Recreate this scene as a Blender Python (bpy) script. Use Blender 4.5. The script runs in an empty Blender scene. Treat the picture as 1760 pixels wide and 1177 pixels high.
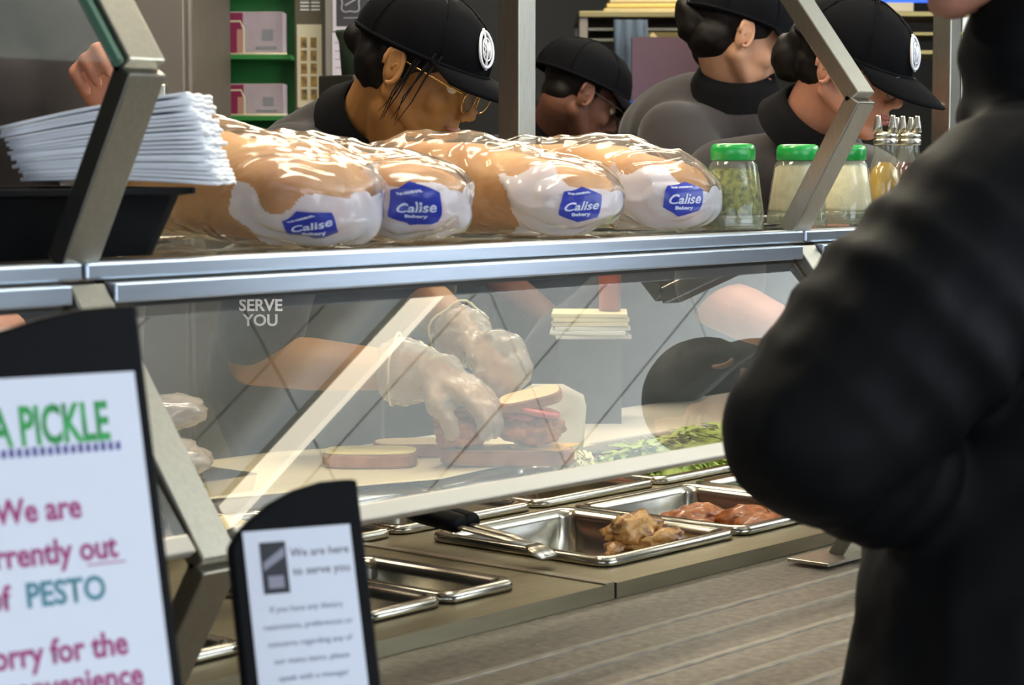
import bpy, bmesh, math, random
import numpy as np
from mathutils import Vector, Matrix, noise
random.seed(4)
SC = bpy.context.scene
COL = SC.collection
V = Vector
rad = math.radians
# ---------------------------------------------------------------- camera, sky, sun, exposure
FPX = 3700.0; TH = rad(40.5); PI_ = rad(4.84); CZ = 1.42
cd = bpy.data.cameras.new('camera'); cam = bpy.data.objects.new('camera', cd); COL.objects.link(cam)
cam.location = (0, 0, CZ); cam.rotation_euler = (rad(90) - PI_, 0, TH - rad(90))
cd.sensor_width = 36; cd.lens = FPX / 1760 * 36; cd.clip_start = .05
cd.dof.use_dof = True; cd.dof.focus_distance = 3.3; cd.dof.aperture_fstop = 10.5
SC.camera = cam
w = bpy.data.worlds.new('world'); SC.world = w; w.use_nodes = True
w.node_tree.nodes['Background'].inputs[0].default_value = (.75, .86, 1, 1)
w.node_tree.nodes['Background'].inputs[1].default_value = 1.2
SC.view_settings.view_transform = 'Standard'; SC.view_settings.look = 'None'
SC.view_settings.exposure = 0.0; SC.view_settings.gamma = 1

def area(name, loc, target, sx, sy, power, col):
    l = bpy.data.lights.new(name, 'AREA'); l.shape = 'RECTANGLE'; l.size = sx; l.size_y = sy
    l.energy = power; l.color = col
    o = bpy.data.objects.new(name, l); COL.objects.link(o); o.location = loc
    o.rotation_euler = (V(target) - V(loc)).to_track_quat('-Z', 'Y').to_euler()
    return o
# daylight through the shop windows behind and beside the customers
area('window_daylight', (3.7, -3.3, 1.7), (3.7, 2, 1.2), 9.5, 2.2, 155, (.80, .89, 1))
area('side_window_daylight', (-1.9, -.6, 1.7), (3, 1.5, 1.4), 3.2, 2.0, 22, (.80, .89, 1))
# kitchen and counter lamps (each has a fixture further down)
LAMPS = [(1.9, 1.95, 22), (3.4, 3.0, 26), (3.0, 1.95, 16), (5.0, 3.4, 26), (6.3, 1.8, 24), (1.9, 3.3, 16)]
for x, y, p in LAMPS:
    area('ceiling_lamp', (x, y, 2.86), (x, y, 0), 1.1, .28, p, (1, .90, .70))
CEIL_FILL = [(3.0, -1.1, 170), (4.8, -.9, 230), (6.6, .0, 260)]  # added upward fill, brightens the ceiling so its reflection veils the slanted glass
for x, y, p in CEIL_FILL:
    area('uplight', (x, y, 2.2), (x, y, 3), 1.1, .25, p, (.90, .95, 1))

# ---------------------------------------------------------------- projection helpers (used to measure)
Dv = V((math.cos(TH) * math.cos(PI_), math.sin(TH) * math.cos(PI_), -math.sin(PI_)))
Rv = V((math.sin(TH), -math.cos(TH), 0)); Uv = Rv.cross(Dv)
C0 = V((0, 0, CZ))
def ray(x, y): return Dv + Rv * ((x - 880) / FPX) - Uv * ((y - 588.5) / FPX)
def onz(x, y, z): r = ray(x, y); return C0 + r * ((z - CZ) / r.z)
def ony(x, y, Y): r = ray(x, y); return C0 + r * (Y / r.y)
def at(x, y, d): return C0 + ray(x, y) * d

# ---------------------------------------------------------------- materials
def lin(c):
    if isinstance(c, str): c = [int(c[i:i + 2], 16) / 255 for i in (0, 2, 4)]
    return tuple(((v + .055) / 1.055) ** 2.4 if v > .04045 else v / 12.92 for v in c) + (1,)
MATS = {}
def mat(name, col, rough=.5, metal=0., var=0., vscale=20, bump=0., bscale=80, stretch=(1, 1, 1), col2=None, spec=.5, emis=0, sheen=0, coat=0, thresh=None):
    if name in MATS: return MATS[name]
    m = bpy.data.materials.new(name); m.use_nodes = True; nt = m.node_tree; b = nt.nodes['Principled BSDF']
    c = lin(col); b.inputs['Base Color'].default_value = c; b.inputs['Roughness'].default_value = rough
    b.inputs['Metallic'].default_value = metal; b.inputs['Specular IOR Level'].default_value = spec
    if coat: b.inputs['Coat Weight'].default_value = coat; b.inputs['Coat Roughness'].default_value = .12
    if sheen: b.inputs['Sheen Weight'].default_value = sheen
    if emis: b.inputs['Emission Color'].default_value = c; b.inputs['Emission Strength'].default_value = emis
    if var or bump or col2:
        tc = nt.nodes.new('ShaderNodeTexCoord'); mp = nt.nodes.new('ShaderNodeMapping')
        mp.inputs['Scale'].default_value = stretch; nt.links.new(tc.outputs['Object'], mp.inputs[0])
    if var or col2:
        n = nt.nodes.new('ShaderNodeTexNoise'); n.inputs['Scale'].default_value = vscale; n.inputs['Detail'].default_value = 4
        nt.links.new(mp.outputs[0], n.inputs['Vector'])
        r = nt.nodes.new('ShaderNodeValToRGB')
        lo, hi = thresh or (.3, .7)
        r.color_ramp.elements[0].position = lo; r.color_ramp.elements[1].position = hi
        if col2: r.color_ramp.elements[0].color = c; r.color_ramp.elements[1].color = lin(col2)
        else:
            r.color_ramp.elements[0].color = tuple(v * (1 - var) for v in c[:3]) + (1,)
            r.color_ramp.elements[1].color = tuple(min(1, v * (1 + var)) for v in c[:3]) + (1,)
        nt.links.new(n.outputs['Fac'], r.inputs[0]); nt.links.new(r.outputs[0], b.inputs['Base Color'])
    if bump:
        n2 = nt.nodes.new('ShaderNodeTexNoise'); n2.inputs['Scale'].default_value = bscale; n2.inputs['Detail'].default_value = 3
        nt.links.new(mp.outputs[0], n2.inputs['Vector'])
        bp = nt.nodes.new('ShaderNodeBump'); bp.inputs['Strength'].default_value = bump; bp.inputs['Distance'].default_value = .003
        nt.links.new(n2.outputs['Fac'], bp.inputs['Height']); nt.links.new(bp.outputs[0], b.inputs['Normal'])
    MATS[name] = m; return m

def film(name, col, opacity, rough=.12, ior=1.5, gain=1.0, bump=0., bscale=40, stretch=(1, 1, 1), trans=0.):
    """thin clear sheet: see-through, with a diffuse share and a Fresnel gloss"""
    m = bpy.data.materials.new(name); m.use_nodes = True; nt = m.node_tree; nt.nodes.clear()
    out = nt.nodes.new('ShaderNodeOutputMaterial'); tr = nt.nodes.new('ShaderNodeBsdfTransparent')
    tr.inputs[0].default_value = (1, 1, 1, 1)
    df = nt.nodes.new('ShaderNodeBsdfDiffuse'); df.inputs[0].default_value = lin(col)
    gl = nt.nodes.new('ShaderNodeBsdfGlossy'); gl.inputs['Roughness'].default_value = rough
    mx = nt.nodes.new('ShaderNodeMixShader'); mx.inputs[0].default_value = opacity
    nt.links.new(tr.outputs[0], mx.inputs[1])
    if trans:
        tl = nt.nodes.new('ShaderNodeBsdfTranslucent'); tl.inputs[0].default_value = lin(col)
        m3 = nt.nodes.new('ShaderNodeMixShader'); m3.inputs[0].default_value = trans
        nt.links.new(df.outputs[0], m3.inputs[1]); nt.links.new(tl.outputs[0], m3.inputs[2]); nt.links.new(m3.outputs[0], mx.inputs[2])
    else: nt.links.new(df.outputs[0], mx.inputs[2])
    # Schlick reflectance that is the same on both faces of the sheet
    ge = nt.nodes.new('ShaderNodeNewGeometry'); dt = nt.nodes.new('ShaderNodeVectorMath'); dt.operation = 'DOT_PRODUCT'
    nt.links.new(ge.outputs['Incoming'], dt.inputs[0]); nt.links.new(ge.outputs['Normal'], dt.inputs[1])
    ab = nt.nodes.new('ShaderNodeMath'); ab.operation = 'ABSOLUTE'; nt.links.new(dt.outputs['Value'], ab.inputs[0])
    om = nt.nodes.new('ShaderNodeMath'); om.operation = 'SUBTRACT'; om.inputs[0].default_value = 1; nt.links.new(ab.outputs[0], om.inputs[1])
    pw = nt.nodes.new('ShaderNodeMath'); pw.operation = 'POWER'; pw.inputs[1].default_value = 5; nt.links.new(om.outputs[0], pw.inputs[0])
    f0 = ((ior - 1) / (ior + 1)) ** 2
    ma = nt.nodes.new('ShaderNodeMath'); ma.operation = 'MULTIPLY_ADD'; ma.inputs[1].default_value = 1 - f0; ma.inputs[2].default_value = f0
    nt.links.new(pw.outputs[0], ma.inputs[0])
    mu = nt.nodes.new('ShaderNodeMath'); mu.operation = 'MULTIPLY'; mu.inputs[1].default_value = gain; mu.use_clamp = True
    nt.links.new(ma.outputs[0], mu.inputs[0])
    m2 = nt.nodes.new('ShaderNodeMixShader'); nt.links.new(mu.outputs[0], m2.inputs[0])
    nt.links.new(mx.outputs[0], m2.inputs[1]); nt.links.new(gl.outputs[0], m2.inputs[2]); nt.links.new(m2.outputs[0], out.inputs[0])
    if bump:
        tc = nt.nodes.new('ShaderNodeTexCoord'); mp = nt.nodes.new('ShaderNodeMapping'); mp.inputs['Scale'].default_value = stretch
        n2 = nt.nodes.new('ShaderNodeTexNoise'); n2.inputs['Scale'].default_value = bscale; n2.inputs['Detail'].default_value = 2
        n2.inputs['Distortion'].default_value = 1.2
        nt.links.new(tc.outputs['Object'], mp.inputs[0]); nt.links.new(mp.outputs[0], n2.inputs['Vector'])
        bp = nt.nodes.new('ShaderNodeBump'); bp.inputs['Strength'].default_value = bump; bp.inputs['Distance'].default_value = .01
        nt.links.new(n2.outputs['Fac'], bp.inputs['Height'])
        nt.links.new(bp.outputs[0], gl.inputs['Normal'])
    MATS[name] = m; return m

steel = mat('brushed steel', 'c4beb0', .30, 1, var=.08, vscale=6, bump=.05, bscale=60, stretch=(1, 12, 12))
steel_top = mat('counter steel', '8f876f', .42, 1, var=.10, vscale=9, bump=.05, bscale=80, stretch=(1, 10, 10))
pan_m = mat('polished pan steel', 'c4c0b4', .20, 1, var=.06, vscale=10, bump=.04, bscale=40)
frame_m = mat('satin frame steel', 'a8a498', .34, 1, var=.06, vscale=30, stretch=(8, 8, 1))
dark_steel = mat('dark steel', '4a4843', .45, .8, var=.1)
black_pl = mat('black plastic', '040507', .55, spec=.12)
paper_m = mat('white paper', 'dfe2ec', .6, spec=.2)
napkin_m = mat('white napkin paper', 'eceef2', .8, spec=.1, var=.04, vscale=12)
shirt_m = mat('charcoal polo cloth', '2b282a', .9, spec=.15, var=.12, vscale=9, sheen=.15)
shirt2_m = mat('charcoal brown polo cloth', '2e2a2b', .9, spec=.15, var=.10, vscale=9, sheen=.15)
collar_m = mat('black collar cloth', '100f11', .9, spec=.1)
cap_m = mat('black cap cloth', '0c0c0f', .9, spec=.08)
hair_m = mat('dark brown hair', '120c0a', .55, spec=.2, bump=.5, bscale=60, stretch=(1, 1, .1))
white_m = mat('white embroidery', 'e4e4ea', .7)
def skin(name, c): return mat(name, c, .55, spec=.35, var=.07, vscale=25)
skin1 = skin('warm tan skin', 'a2703f'); skin2 = skin('brown skin', '6c4636'); skin3 = skin('light skin', 'b8886a'); skin4 = skin('rosy light skin', 'b87e66')
gold_m = mat('gold wire', 'd9a860', .25, 1)

# ---------------------------------------------------------------- mesh helpers
def totloc(p):
    t = V((0, 0, 0))
    while p: t += p.location; p = p.parent
    return t
def link(name, me, parent=None, world=False, label=None, kind=None):
    if world and parent: 
        t = totloc(parent); me.transform(Matrix.Translation(-t))
    o = bpy.data.objects.new(name, me); COL.objects.link(o); o.parent = parent
    if label: o['label'] = label
    if kind: o['kind'] = kind
    return o
def tag(o, label, cat, group=None, kind=None):
    o['label'] = label
    if cat: o['category'] = cat
    if group: o['group'] = group
    if kind: o['kind'] = kind
    return o
def empty(name, loc, label, cat, group=None, rot=None):
    o = bpy.data.objects.new(name, None); COL.objects.link(o); o.location = loc; o.empty_display_size = .05
    if rot: o.rotation_euler = rot
    return tag(o, label, cat, group)
def copy_tree(o, parent=None):
    c = o.copy(); COL.objects.link(c); c.parent = parent
    for ch in list(o.children): copy_tree(ch, c)
    return c
class MB:
    def __init__(s): s.v = []; s.f = []; s.m = []
    def add(s, vs, fs, mi=0):
        n = len(s.v); s.v += [tuple(v) for v in vs]; s.f += [tuple(i + n for i in f) for f in fs]; s.m += [mi] * len(fs); return s
    def box(s, x0, x1, y0, y1, z0, z1, M=None, mi=0):
        vs = [V((x, y, z)) for z in (z0, z1) for x, y in ((x0, y0), (x1, y0), (x1, y1), (x0, y1))]
        if M: vs = [M @ v for v in vs]
        return s.add(vs, [(3, 2, 1, 0), (4, 5, 6, 7), (0, 1, 5, 4), (1, 2, 6, 5), (2, 3, 7, 6), (3, 0, 4, 7)], mi)
    def tube(s, pts, r, n=8, cap=True, mi=0, flat=1.0):
        pts = [V(p) for p in pts]; rs = r if isinstance(r, (list, tuple)) else [r] * len(pts)
        vs = []; up = None
        for i, p in enumerate(pts):
            d = (pts[min(i + 1, len(pts) - 1)] - pts[max(i - 1, 0)]).normalized()
            if up is None: up = V((0, 0, 1)) if abs(d.z) < .9 else V((1, 0, 0))
            a = d.cross(up).normalized(); b = a.cross(d).normalized(); up = b
            for k in range(n):
                t = 2 * math.pi * k / n; vs.append(p + a * math.cos(t) * rs[i] + b * math.sin(t) * rs[i] * flat)
        fs = [(i * n + k, i * n + (k + 1) % n, (i + 1) * n + (k + 1) % n, (i + 1) * n + k) for i in range(len(pts) - 1) for k in range(n)]
        if cap: fs += [tuple(range(n - 1, -1, -1)), tuple(range((len(pts) - 1) * n, len(pts) * n))]
        return s.add(vs, fs, mi)
    def rings(s, rings, cap0=True, cap1=True, mi=0, closed=True):
        n = len(rings[0]); vs = [v for r in rings for v in r]; kk = n if closed else n - 1
        fs = [(i * n + k, i * n + (k + 1) % n, (i + 1) * n + (k + 1) % n, (i + 1) * n + k) for i in range(len(rings) - 1) for k in range(kk)]
        if cap0: fs.append(tuple(range(n - 1, -1, -1)))
        if cap1: fs.append(tuple(range((len(rings) - 1) * n, len(rings) * n)))
        return s.add(vs, fs, mi)
    def lathe(s, prof, n=24, c=(0, 0, 0), cap0=True, cap1=True, mi=0, fl=None):
        R = []
        for r, z in prof:
            R.append([(c[0] + r * (1 + (fl * math.cos(8 * 2 * math.pi * k / n) if fl else 0)) * math.cos(2 * math.pi * k / n), c[1] + r * (1 + (fl * math.cos(8 * 2 * math.pi * k / n) if fl else 0)) * math.sin(2 * math.pi * k / n), c[2] + z) for k in range(n)])
        return s.rings(R, cap0, cap1, mi)
    def prism(s, poly, O, A, B, N, t, mi=0):
        """polygon (a,b) in plane O,A,B, thickness t towards -N"""
        f = [V(O) + V(A) * a + V(B) * b for a, b in poly]; k = [p - V(N) * t for p in f]; n = len(poly)
        return s.add(f + k, [tuple(range(n)), tuple(range(2 * n - 1, n - 1, -1))] + [(i, n + i, n + (i + 1) % n, (i + 1) % n) for i in range(n)], mi)
    def build(s, name, mats, parent=None, world=False, smooth=False, label=None, kind=None, bevel=0, fix=True, sub=0):
        me = bpy.data.meshes.new(name); me.from_pydata(s.v, [], s.f)
        mats = mats if isinstance(mats, (list, tuple)) else [mats]
        for m in mats: me.materials.append(m)
        if len(mats) > 1: me.polygons.foreach_set('material_index', s.m)
        if fix:
            bm = bmesh.new(); bm.from_mesh(me); bmesh.ops.recalc_face_normals(bm, faces=bm.faces); bm.to_mesh(me); bm.free()
        if smooth: me.shade_smooth()
        o = link(name, me, parent, world, label, kind)
        if bevel:
            b = o.modifiers.new('bevel', 'BEVEL'); b.width = bevel; b.segments = 2; b.limit_method = 'ANGLE'
        if sub: b = o.modifiers.new('sub', 'SUBSURF'); b.levels = sub; b.render_levels = sub
        return o
def rrect(hx, hy, r, z, cx=0, cy=0, n=4):
    out = []
    for sx, sy, a0 in ((1, 1, 0), (-1, 1, 90), (-1, -1, 180), (1, -1, 270)):
        for i in range(n + 1):
            a = rad(a0 + 90 * i / n); out.append((cx + sx * (hx - r) + r * math.cos(a), cy + sy * (hy - r) + r * math.sin(a), z))
    return out
def text(name, body, size, O, A, B, N, m, parent, off=.0008, align='CENTER', extrude=0, label=None, bold=0, mapf=None, shear=0):
    cu = bpy.data.curves.new('t', 'FONT'); cu.body = body; cu.size = size; cu.align_x = align; cu.offset = bold; cu.shear = shear; cu.resolution_u = 3
    o = bpy.data.objects.new('t', cu); COL.objects.link(o)
    dg = bpy.context.evaluated_depsgraph_get(); me = bpy.data.meshes.new_from_object(o.evaluated_get(dg))
    bpy.data.objects.remove(o)
    if mapf:
        bm = bmesh.new(); bm.from_mesh(me); bmesh.ops.subdivide_edges(bm, edges=[e for e in bm.edges if e.calc_length() > size * .25], cuts=2); bm.to_mesh(me); bm.free()
    for v in me.vertices:
        a, b = v.co.x, v.co.y
        v.co = mapf(a, b) if mapf else V(O) + V(A) * a + V(B) * b + V(N) * off
    me.materials.clear(); me.materials.append(m)
    return link(name, me, parent, True, label)
class Blob:
    """organic surface: ellipsoids and tapered capsules fused by voxel remesh"""
    def __init__(s): s.p = []
    def e(s, c, r, M=None): s.p.append(('e', V(c), V(r) if not isinstance(r, (int, float)) else V((r, r, r)), M)); return s
    def c(s, a, ra, b, rb): s.p.append(('c', V(a), ra, V(b), rb)); return s
    def chain(s, pts):
        for (a, ra), (b, rb) in zip(pts[:-1], pts[1:]): s.c(a, ra, b, rb)
        return s
    def xf(s, M, k=1.0):
        b = Blob()
        for q in s.p:
            if q[0] == 'e': b.p.append(('e', M @ q[1], q[2] * k, (M.to_3x3() @ q[3]) if q[3] is not None else M.to_3x3().copy()))
            else: b.p.append(('c', M @ q[1], q[2] * k, M @ q[3], q[4] * k))
        return b
    def inflate(s, d):
        b = Blob()
        for q in s.p:
            if q[0] == 'e': b.p.append(('e', q[1], q[2] + V((d, d, d)), q[3]))
            else: b.p.append(('c', q[1], q[2] + d, q[3], q[4] + d))
        return b
    def build(s, name, m, parent=None, voxel=.008, smooth=4, world=True, label=None, kind=None, disp=None, dec=None, rings=8):
        mb = MB(); NS = 16 if rings <= 8 else 24
        for q in s.p:
            R = []
            if q[0] == 'e':
                for i in range(1, rings * 2):
                    a = math.pi * i / (rings * 2)
                    R.append([V((math.sin(a) * math.cos(2 * math.pi * k / NS) * q[2].x, math.sin(a) * math.sin(2 * math.pi * k / NS) * q[2].y, -math.cos(a) * q[2].z)) for k in range(NS)])
                if q[3] is not None: R = [[q[3] @ v for v in r] for r in R]
                R = [[v + q[1] for v in r] for r in R]
            else:
                d = q[3] - q[1]
                if d.length < 1e-6: d = V((0, 0, .0001))
                d = d.normalized(); up = V((0, 0, 1)) if abs(d.z) < .9 else V((1, 0, 0))
                a_ = d.cross(up).normalized(); b_ = d.cross(a_).normalized()
                for cen, r, lo, hi in ((q[1], q[2], -85, 0), (q[3], q[4], 0, 85)):
                    for i in range(5):
                        t = rad(lo + (hi - lo) * i / 4)
                        R.append([cen + d * math.sin(t) * r + (a_ * math.cos(2 * math.pi * k / NS) + b_ * math.sin(2 * math.pi * k / NS)) * math.cos(t) * r for k in range(NS)])
            mb.rings(R)
        me = bpy.data.meshes.new('b'); me.from_pydata(mb.v, [], mb.f)
        bm = bmesh.new(); bm.from_mesh(me); bmesh.ops.recalc_face_normals(bm, faces=bm.faces); bm.to_mesh(me); bm.free()
        o = bpy.data.objects.new('b', me); COL.objects.link(o)
        r = o.modifiers.new('r', 'REMESH'); r.mode = 'VOXEL'; r.voxel_size = voxel
        if smooth: q = o.modifiers.new('s', 'SMOOTH'); q.iterations = smooth; q.factor = .5
        if dec: q = o.modifiers.new('d', 'DECIMATE'); q.ratio = dec
        dg = bpy.context.evaluated_depsgraph_get(); me2 = bpy.data.meshes.new_from_object(o.evaluated_get(dg))
        bpy.data.objects.remove(o); bpy.data.meshes.remove(me)
        if disp:
            me2.update(); ns = [v.normal.copy() for v in me2.vertices]
            for v, n in zip(me2.vertices, ns): v.co = v.co + n * disp(v.co)
        me2.materials.clear(); me2.materials.append(m); me2.shade_smooth(); me2.name = name
        return link(name, me2, parent, world, label, kind)
def fb(p, s, a, o=0): return noise.noise(V((p[0] * s + o, p[1] * s, p[2] * s))) * a

def struct(name, mb, m, **k):
    o = mb.build(name, m, **k); o['kind'] = 'structure'; return o

# ================================================================ THE ROOM
floor_m = mat('floor tile', '6b6660', .5, var=.15, vscale=5)
wall_m = mat('kitchen wall', '312e29', .55, var=.08, vscale=3)
dwall_m = mat('dark kitchen wall', '2c2a26', .5, var=.1, vscale=3)
ceil_m = mat('ceiling tile', 'cdd0cc', .9, var=.04, vscale=60)
struct('floor', MB().box(-2.2, 9.2, -3.2, 5.2, -.1, 0), floor_m)
cl = struct('ceiling', MB().box(-2.2, 9.2, -3.2, 5.2, 3.02, 3.15), mat('ceiling grid', '5c5d5c', .7))
struct('wall_back', MB().box(-2.2, 9.2, 5.1, 5.2, 0, 3.02), wall_m)
struct('wall_right', MB().box(9.1, 9.2, -3.2, 5.1, 0, 3.02), dwall_m)
struct('wall_left', MB().box(-2.2, -2.1, -3.2, 5.1, 0, .7).box(-2.2, -2.1, -3.2, 5.1, 2.75, 3.02).box(-2.2, -2.1, -3.2, -2.3, .7, 2.75).box(-2.2, -2.1, 1.1, 5.1, .7, 2.75), wall_m)
struct('wall_front', MB().box(-2.1, 9.1, -3.2, -3.1, 0, .5).box(-2.1, 9.1, -3.2, -3.1, 2.85, 3.02).box(-2.1, -1.3, -3.2, -3.1, .5, 2.85).box(8.7, 9.1, -3.2, -3.1, .5, 2.85), wall_m)
wf = struct('window_1', MB().box(-1.3, 8.7, -3.17, -3.13, .5, .56).box(-1.3, 8.7, -3.17, -3.13, 2.79, 2.85).box(-1.3, -1.24, -3.17, -3.13, .56, 2.79).box(1.2, 1.26, -3.17, -3.13, .56, 2.79).box(3.7, 3.76, -3.17, -3.13, .56, 2.79).box(6.2, 6.26, -3.17, -3.13, .56, 2.79).box(8.64, 8.7, -3.17, -3.13, .56, 2.79), frame_m)
# ceiling tiles, set at 38 degrees to the counter: seen mirrored in the slanted glass
GA = rad(38); ga = V((math.cos(GA), math.sin(GA), 0)); gb = V((-math.sin(GA), math.cos(GA), 0))
tile_me = None
for i in range(-3, 8):
    for j in range(-14, 12):
        c = ga * (3.15 + (i + .5) * .6175) + gb * (-1.998 + (j + .5) * .305)
        if not (1.0 < c.x < 8.6 and -1.2 < c.y < 2.6): continue
        if tile_me is None:
            M = Matrix.Rotation(GA, 4, 'Z')
            o = MB().box(-.3045, .3045, -.1485, .1485, 0, .02, M).build('ceiling_tile', ceil_m, cl); tile_me = o.data
        else: o = bpy.data.objects.new('ceiling_tile', tile_me); COL.objects.link(o); o.parent = cl
        o.location = (c.x, c.y, 2.995)
lamp_glow = mat('lamp diffuser', 'fff0d0', .5, emis=2.2)
lamp_glow2 = mat('cool lamp diffuser', 'eef4ff', .5, emis=3)
for i, (x, y, p) in enumerate(LAMPS):
    t = empty('ceiling_light', (x, y, 2.87), ['long ceiling light over the bread shelf', 'ceiling light over the kitchen floor', 'ceiling light over the glass shakers', 'ceiling light near the back wall', 'ceiling light at the far end', 'ceiling light left of the kitchen'][i], 'lamp', 'ceiling lights outside the frame')
    MB().box(-.58, .58, -.17, .17, .03, .12).build('housing', frame_m, t)
    MB().box(-.55, .55, -.14, .14, .012, .03).build('diffuser', lamp_glow, t)
for i, (x, y, p) in enumerate(CEIL_FILL):  # hanging trays made up to go with the added ceiling fill, out of view
    t = empty('pendant_uplighter', (x, y, 2.16), ['pendant uplighter above the waiting customers', 'middle pendant uplighter over the queue', 'far pendant uplighter near the end wall'][i], 'lamp', 'pendant uplighters outside the frame')
    MB().box(-.57, .57, -.15, .15, 0, .03).build('tray', frame_m, t)
    for sx in (-.5, .5): MB().tube([(sx, .14, .03), (sx, .14, .83)], .004, 6).build('rod', frame_m, t)
# slim strip lamp whose mirror image crosses the glass
t = empty('strip_light', (3.53, 1.21, 2.90), 'slim pale strip light under the ceiling, mirrored as a bar in the slanted glass', 'lamp')
M = Matrix.Rotation(GA, 4, 'Z')
MB().box(-.80, .75, -.008, .008, -.01, .05, M).build('diffuser', mat('strip diffuser', 'fff4dc', .5, emis=3.2), t)
MB().box(-.82, .77, -.010, .010, .05, .07, M).build('housing', frame_m, t)

# ================================================================ COUNTER
ZS, ZT = .882, .902                 # stone level, steel level
stone_m = mat('speckled grey brown stone laminate', '736a5d', .38, var=.42, vscale=85, bump=.02, bscale=200, coat=.15)
rib_m = mat('worn pale rib', '8e8779', .3, var=.35, vscale=60, stretch=(.5, 3, 3))
t = empty('tray_counter', (2.5, 1.2, 0), 'grey-brown speckled customer counter with long pale ribs in front of the steel line', 'counter')
MB().box(-.3, 4.6, 1.06, 1.62, .84, ZS).build('worktop', stone_m, t, world=True, bevel=.004)
MB().box(-.25, 4.55, 1.25, 1.6, 0, .84).build('base_panel', mat('counter base', '4a443e', .6), t, world=True)
for y in (1.47, 1.40, 1.33, 1.26, 1.19, 1.12):
    MB().box(-.28, 4.58, y - .0055, y + .0055, ZS - .001, ZS + .0022).build('rib', rib_m, t, world=True, bevel=.002)

t = empty('steel_counter', (2.4, 2.0, 0), 'long stainless steel food counter with openings for pans', 'counter')
OPEN = []   # pan openings x0,x1,y0,y1
def grid_top(x0, x1, y0, y1, holes, z0, z1, mb):
    xs = sorted({x0, x1} | {h[0] for h in holes} | {h[1] for h in holes}); ys = sorted({y0, y1} | {h[2] for h in holes} | {h[3] for h in holes})
    xs = [x for x in xs if x0 <= x <= x1]; ys = [y for y in ys if y0 <= y <= y1]
    for a, b in zip(xs[:-1], xs[1:]):
        for c, d in zip(ys[:-1], ys[1:]):
            cx, cy = (a + b) / 2, (c + d) / 2
            if any(h[0] < cx < h[1] and h[2] < cy < h[3] for h in holes): continue
            mb.box(a, b, c, d, z0, z1)
# name, x0,x1,y0,y1 (rim outside), depth, zoff, label
PANS = [
 ('near', 1.30, 1.52, 1.665, 1.985, .09, 'pan of brown meat between the two signs'),
 ('D', 1.70, 1.832, 1.665, 1.925, .09, 'narrow steel pan holding pale yellow cheese beside the small sign'),
 ('C', 1.835, 1.965, 1.665, 1.925, .10, 'narrow empty steel pan right of the cheese pan'),
 ('A', 2.135, 2.43, 1.665, 1.975, .062, 'large steel pan of grilled chicken strips at the counter front'),
 ('B', 2.44, 2.735, 1.665, 1.975, .062, 'steel pan holding orange food beside the black puffer elbow'),
 ('R', 2.745, 3.04, 1.665, 1.975, .10, 'steel pan hidden behind the customer in the black jacket'),
 ('E', 2.14, 2.43, 2.03, 2.30, .10, 'shallow steel pan under the glass in front of the sandwich'),
 ('F', 2.44, 2.735, 2.03, 2.30, .10, 'dark empty steel pan behind the orange food pan'),
 ('G', 1.85, 2.13, 2.03, 2.30, .10, 'steel pan under the glass behind the small sign'),
 ('H', 2.745, 3.35, 2.03, 2.30, .10, 'long steel pan heaped with shredded lettuce'),
]
holes = [(a + .012, b - .012, c + .012, d - .012) for _, a, b, c, d, *_ in PANS]
for nm, xa, xb in (('left_section', .5, 2.067), ('right_section', 2.072, 4.4)):
    mb = MB(); grid_top(xa, xb, 1.6, 2.36, [h for h in holes if xa <= h[0] and h[1] <= xb], ZT - .006, ZT, mb)
    mb.box(xa, xb, 1.6, 1.606, ZS + .0005, ZT - .006)
    mb.build(nm, steel_top, t, world=True)
MB().box(2.050, 2.066, 1.6, 2.36, ZT, ZT + .002).build('seam_strip', steel, t, world=True)
mb = MB(); mb.box(.5, 4.4, 2.33, 2.36, 0, ZT - .006).box(.5, .53, 1.64, 2.33, 0, ZT - .006).box(4.37, 4.4, 1.64, 2.33, 0, ZT - .006).box(.53, 4.37, 1.64, 1.66, 0, .87).box(.53, 4.37, 1.66, 2.33, .74, .76)
mb.build('cabinet', dark_steel, t, world=True)

def pan(x0, x1, y0, y1, dep, label):
    cx, cy = (x0 + x1) / 2, (y0 + y1) / 2; hx, hy = (x1 - x0) / 2 - .001, (y1 - y0) / 2 - .001
    z = ZT + .0015
    t = empty('food_pan', (cx, cy, z), label, 'pan', 'steel food pans set into the counter')
    R = [rrect(hx, hy, .022, 0), rrect(hx + .0005, hy + .0005, .022, .005), rrect(hx - .003, hy - .003, .021, .010), rrect(hx - .009, hy - .009, .02, .0105),
         rrect(hx - .015, hy - .015, .02, .007), rrect(hx - .018, hy - .018, .022, -.003), rrect(hx - .024, hy - .024, .028, -dep * .9), rrect(hx - .034, hy - .034, .03, -dep)]
    mb = MB(); mb.rings(R, cap0=False, cap1=True); b = mb.build('body', pan_m, t, smooth=True, fix=False)
    s = b.modifiers.new('sol', 'SOLIDIFY'); s.thickness = .0012; s.offset = 1
    RR = [rrect(hx - .003 + .004 * math.cos(a), hy - .003 + .004 * math.cos(a), .021, .0075 + .004 * math.sin(a)) for a in [2 * math.pi * k / 8 for k in range(9)]]
    MB().rings(RR, False, False).build('rolled_rim', pan_m, t, smooth=True)
    return t, cx, cy, hx, hy, z
PD = {}
for q in PANS: PD[q[0]] = pan(*q[1:])

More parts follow.
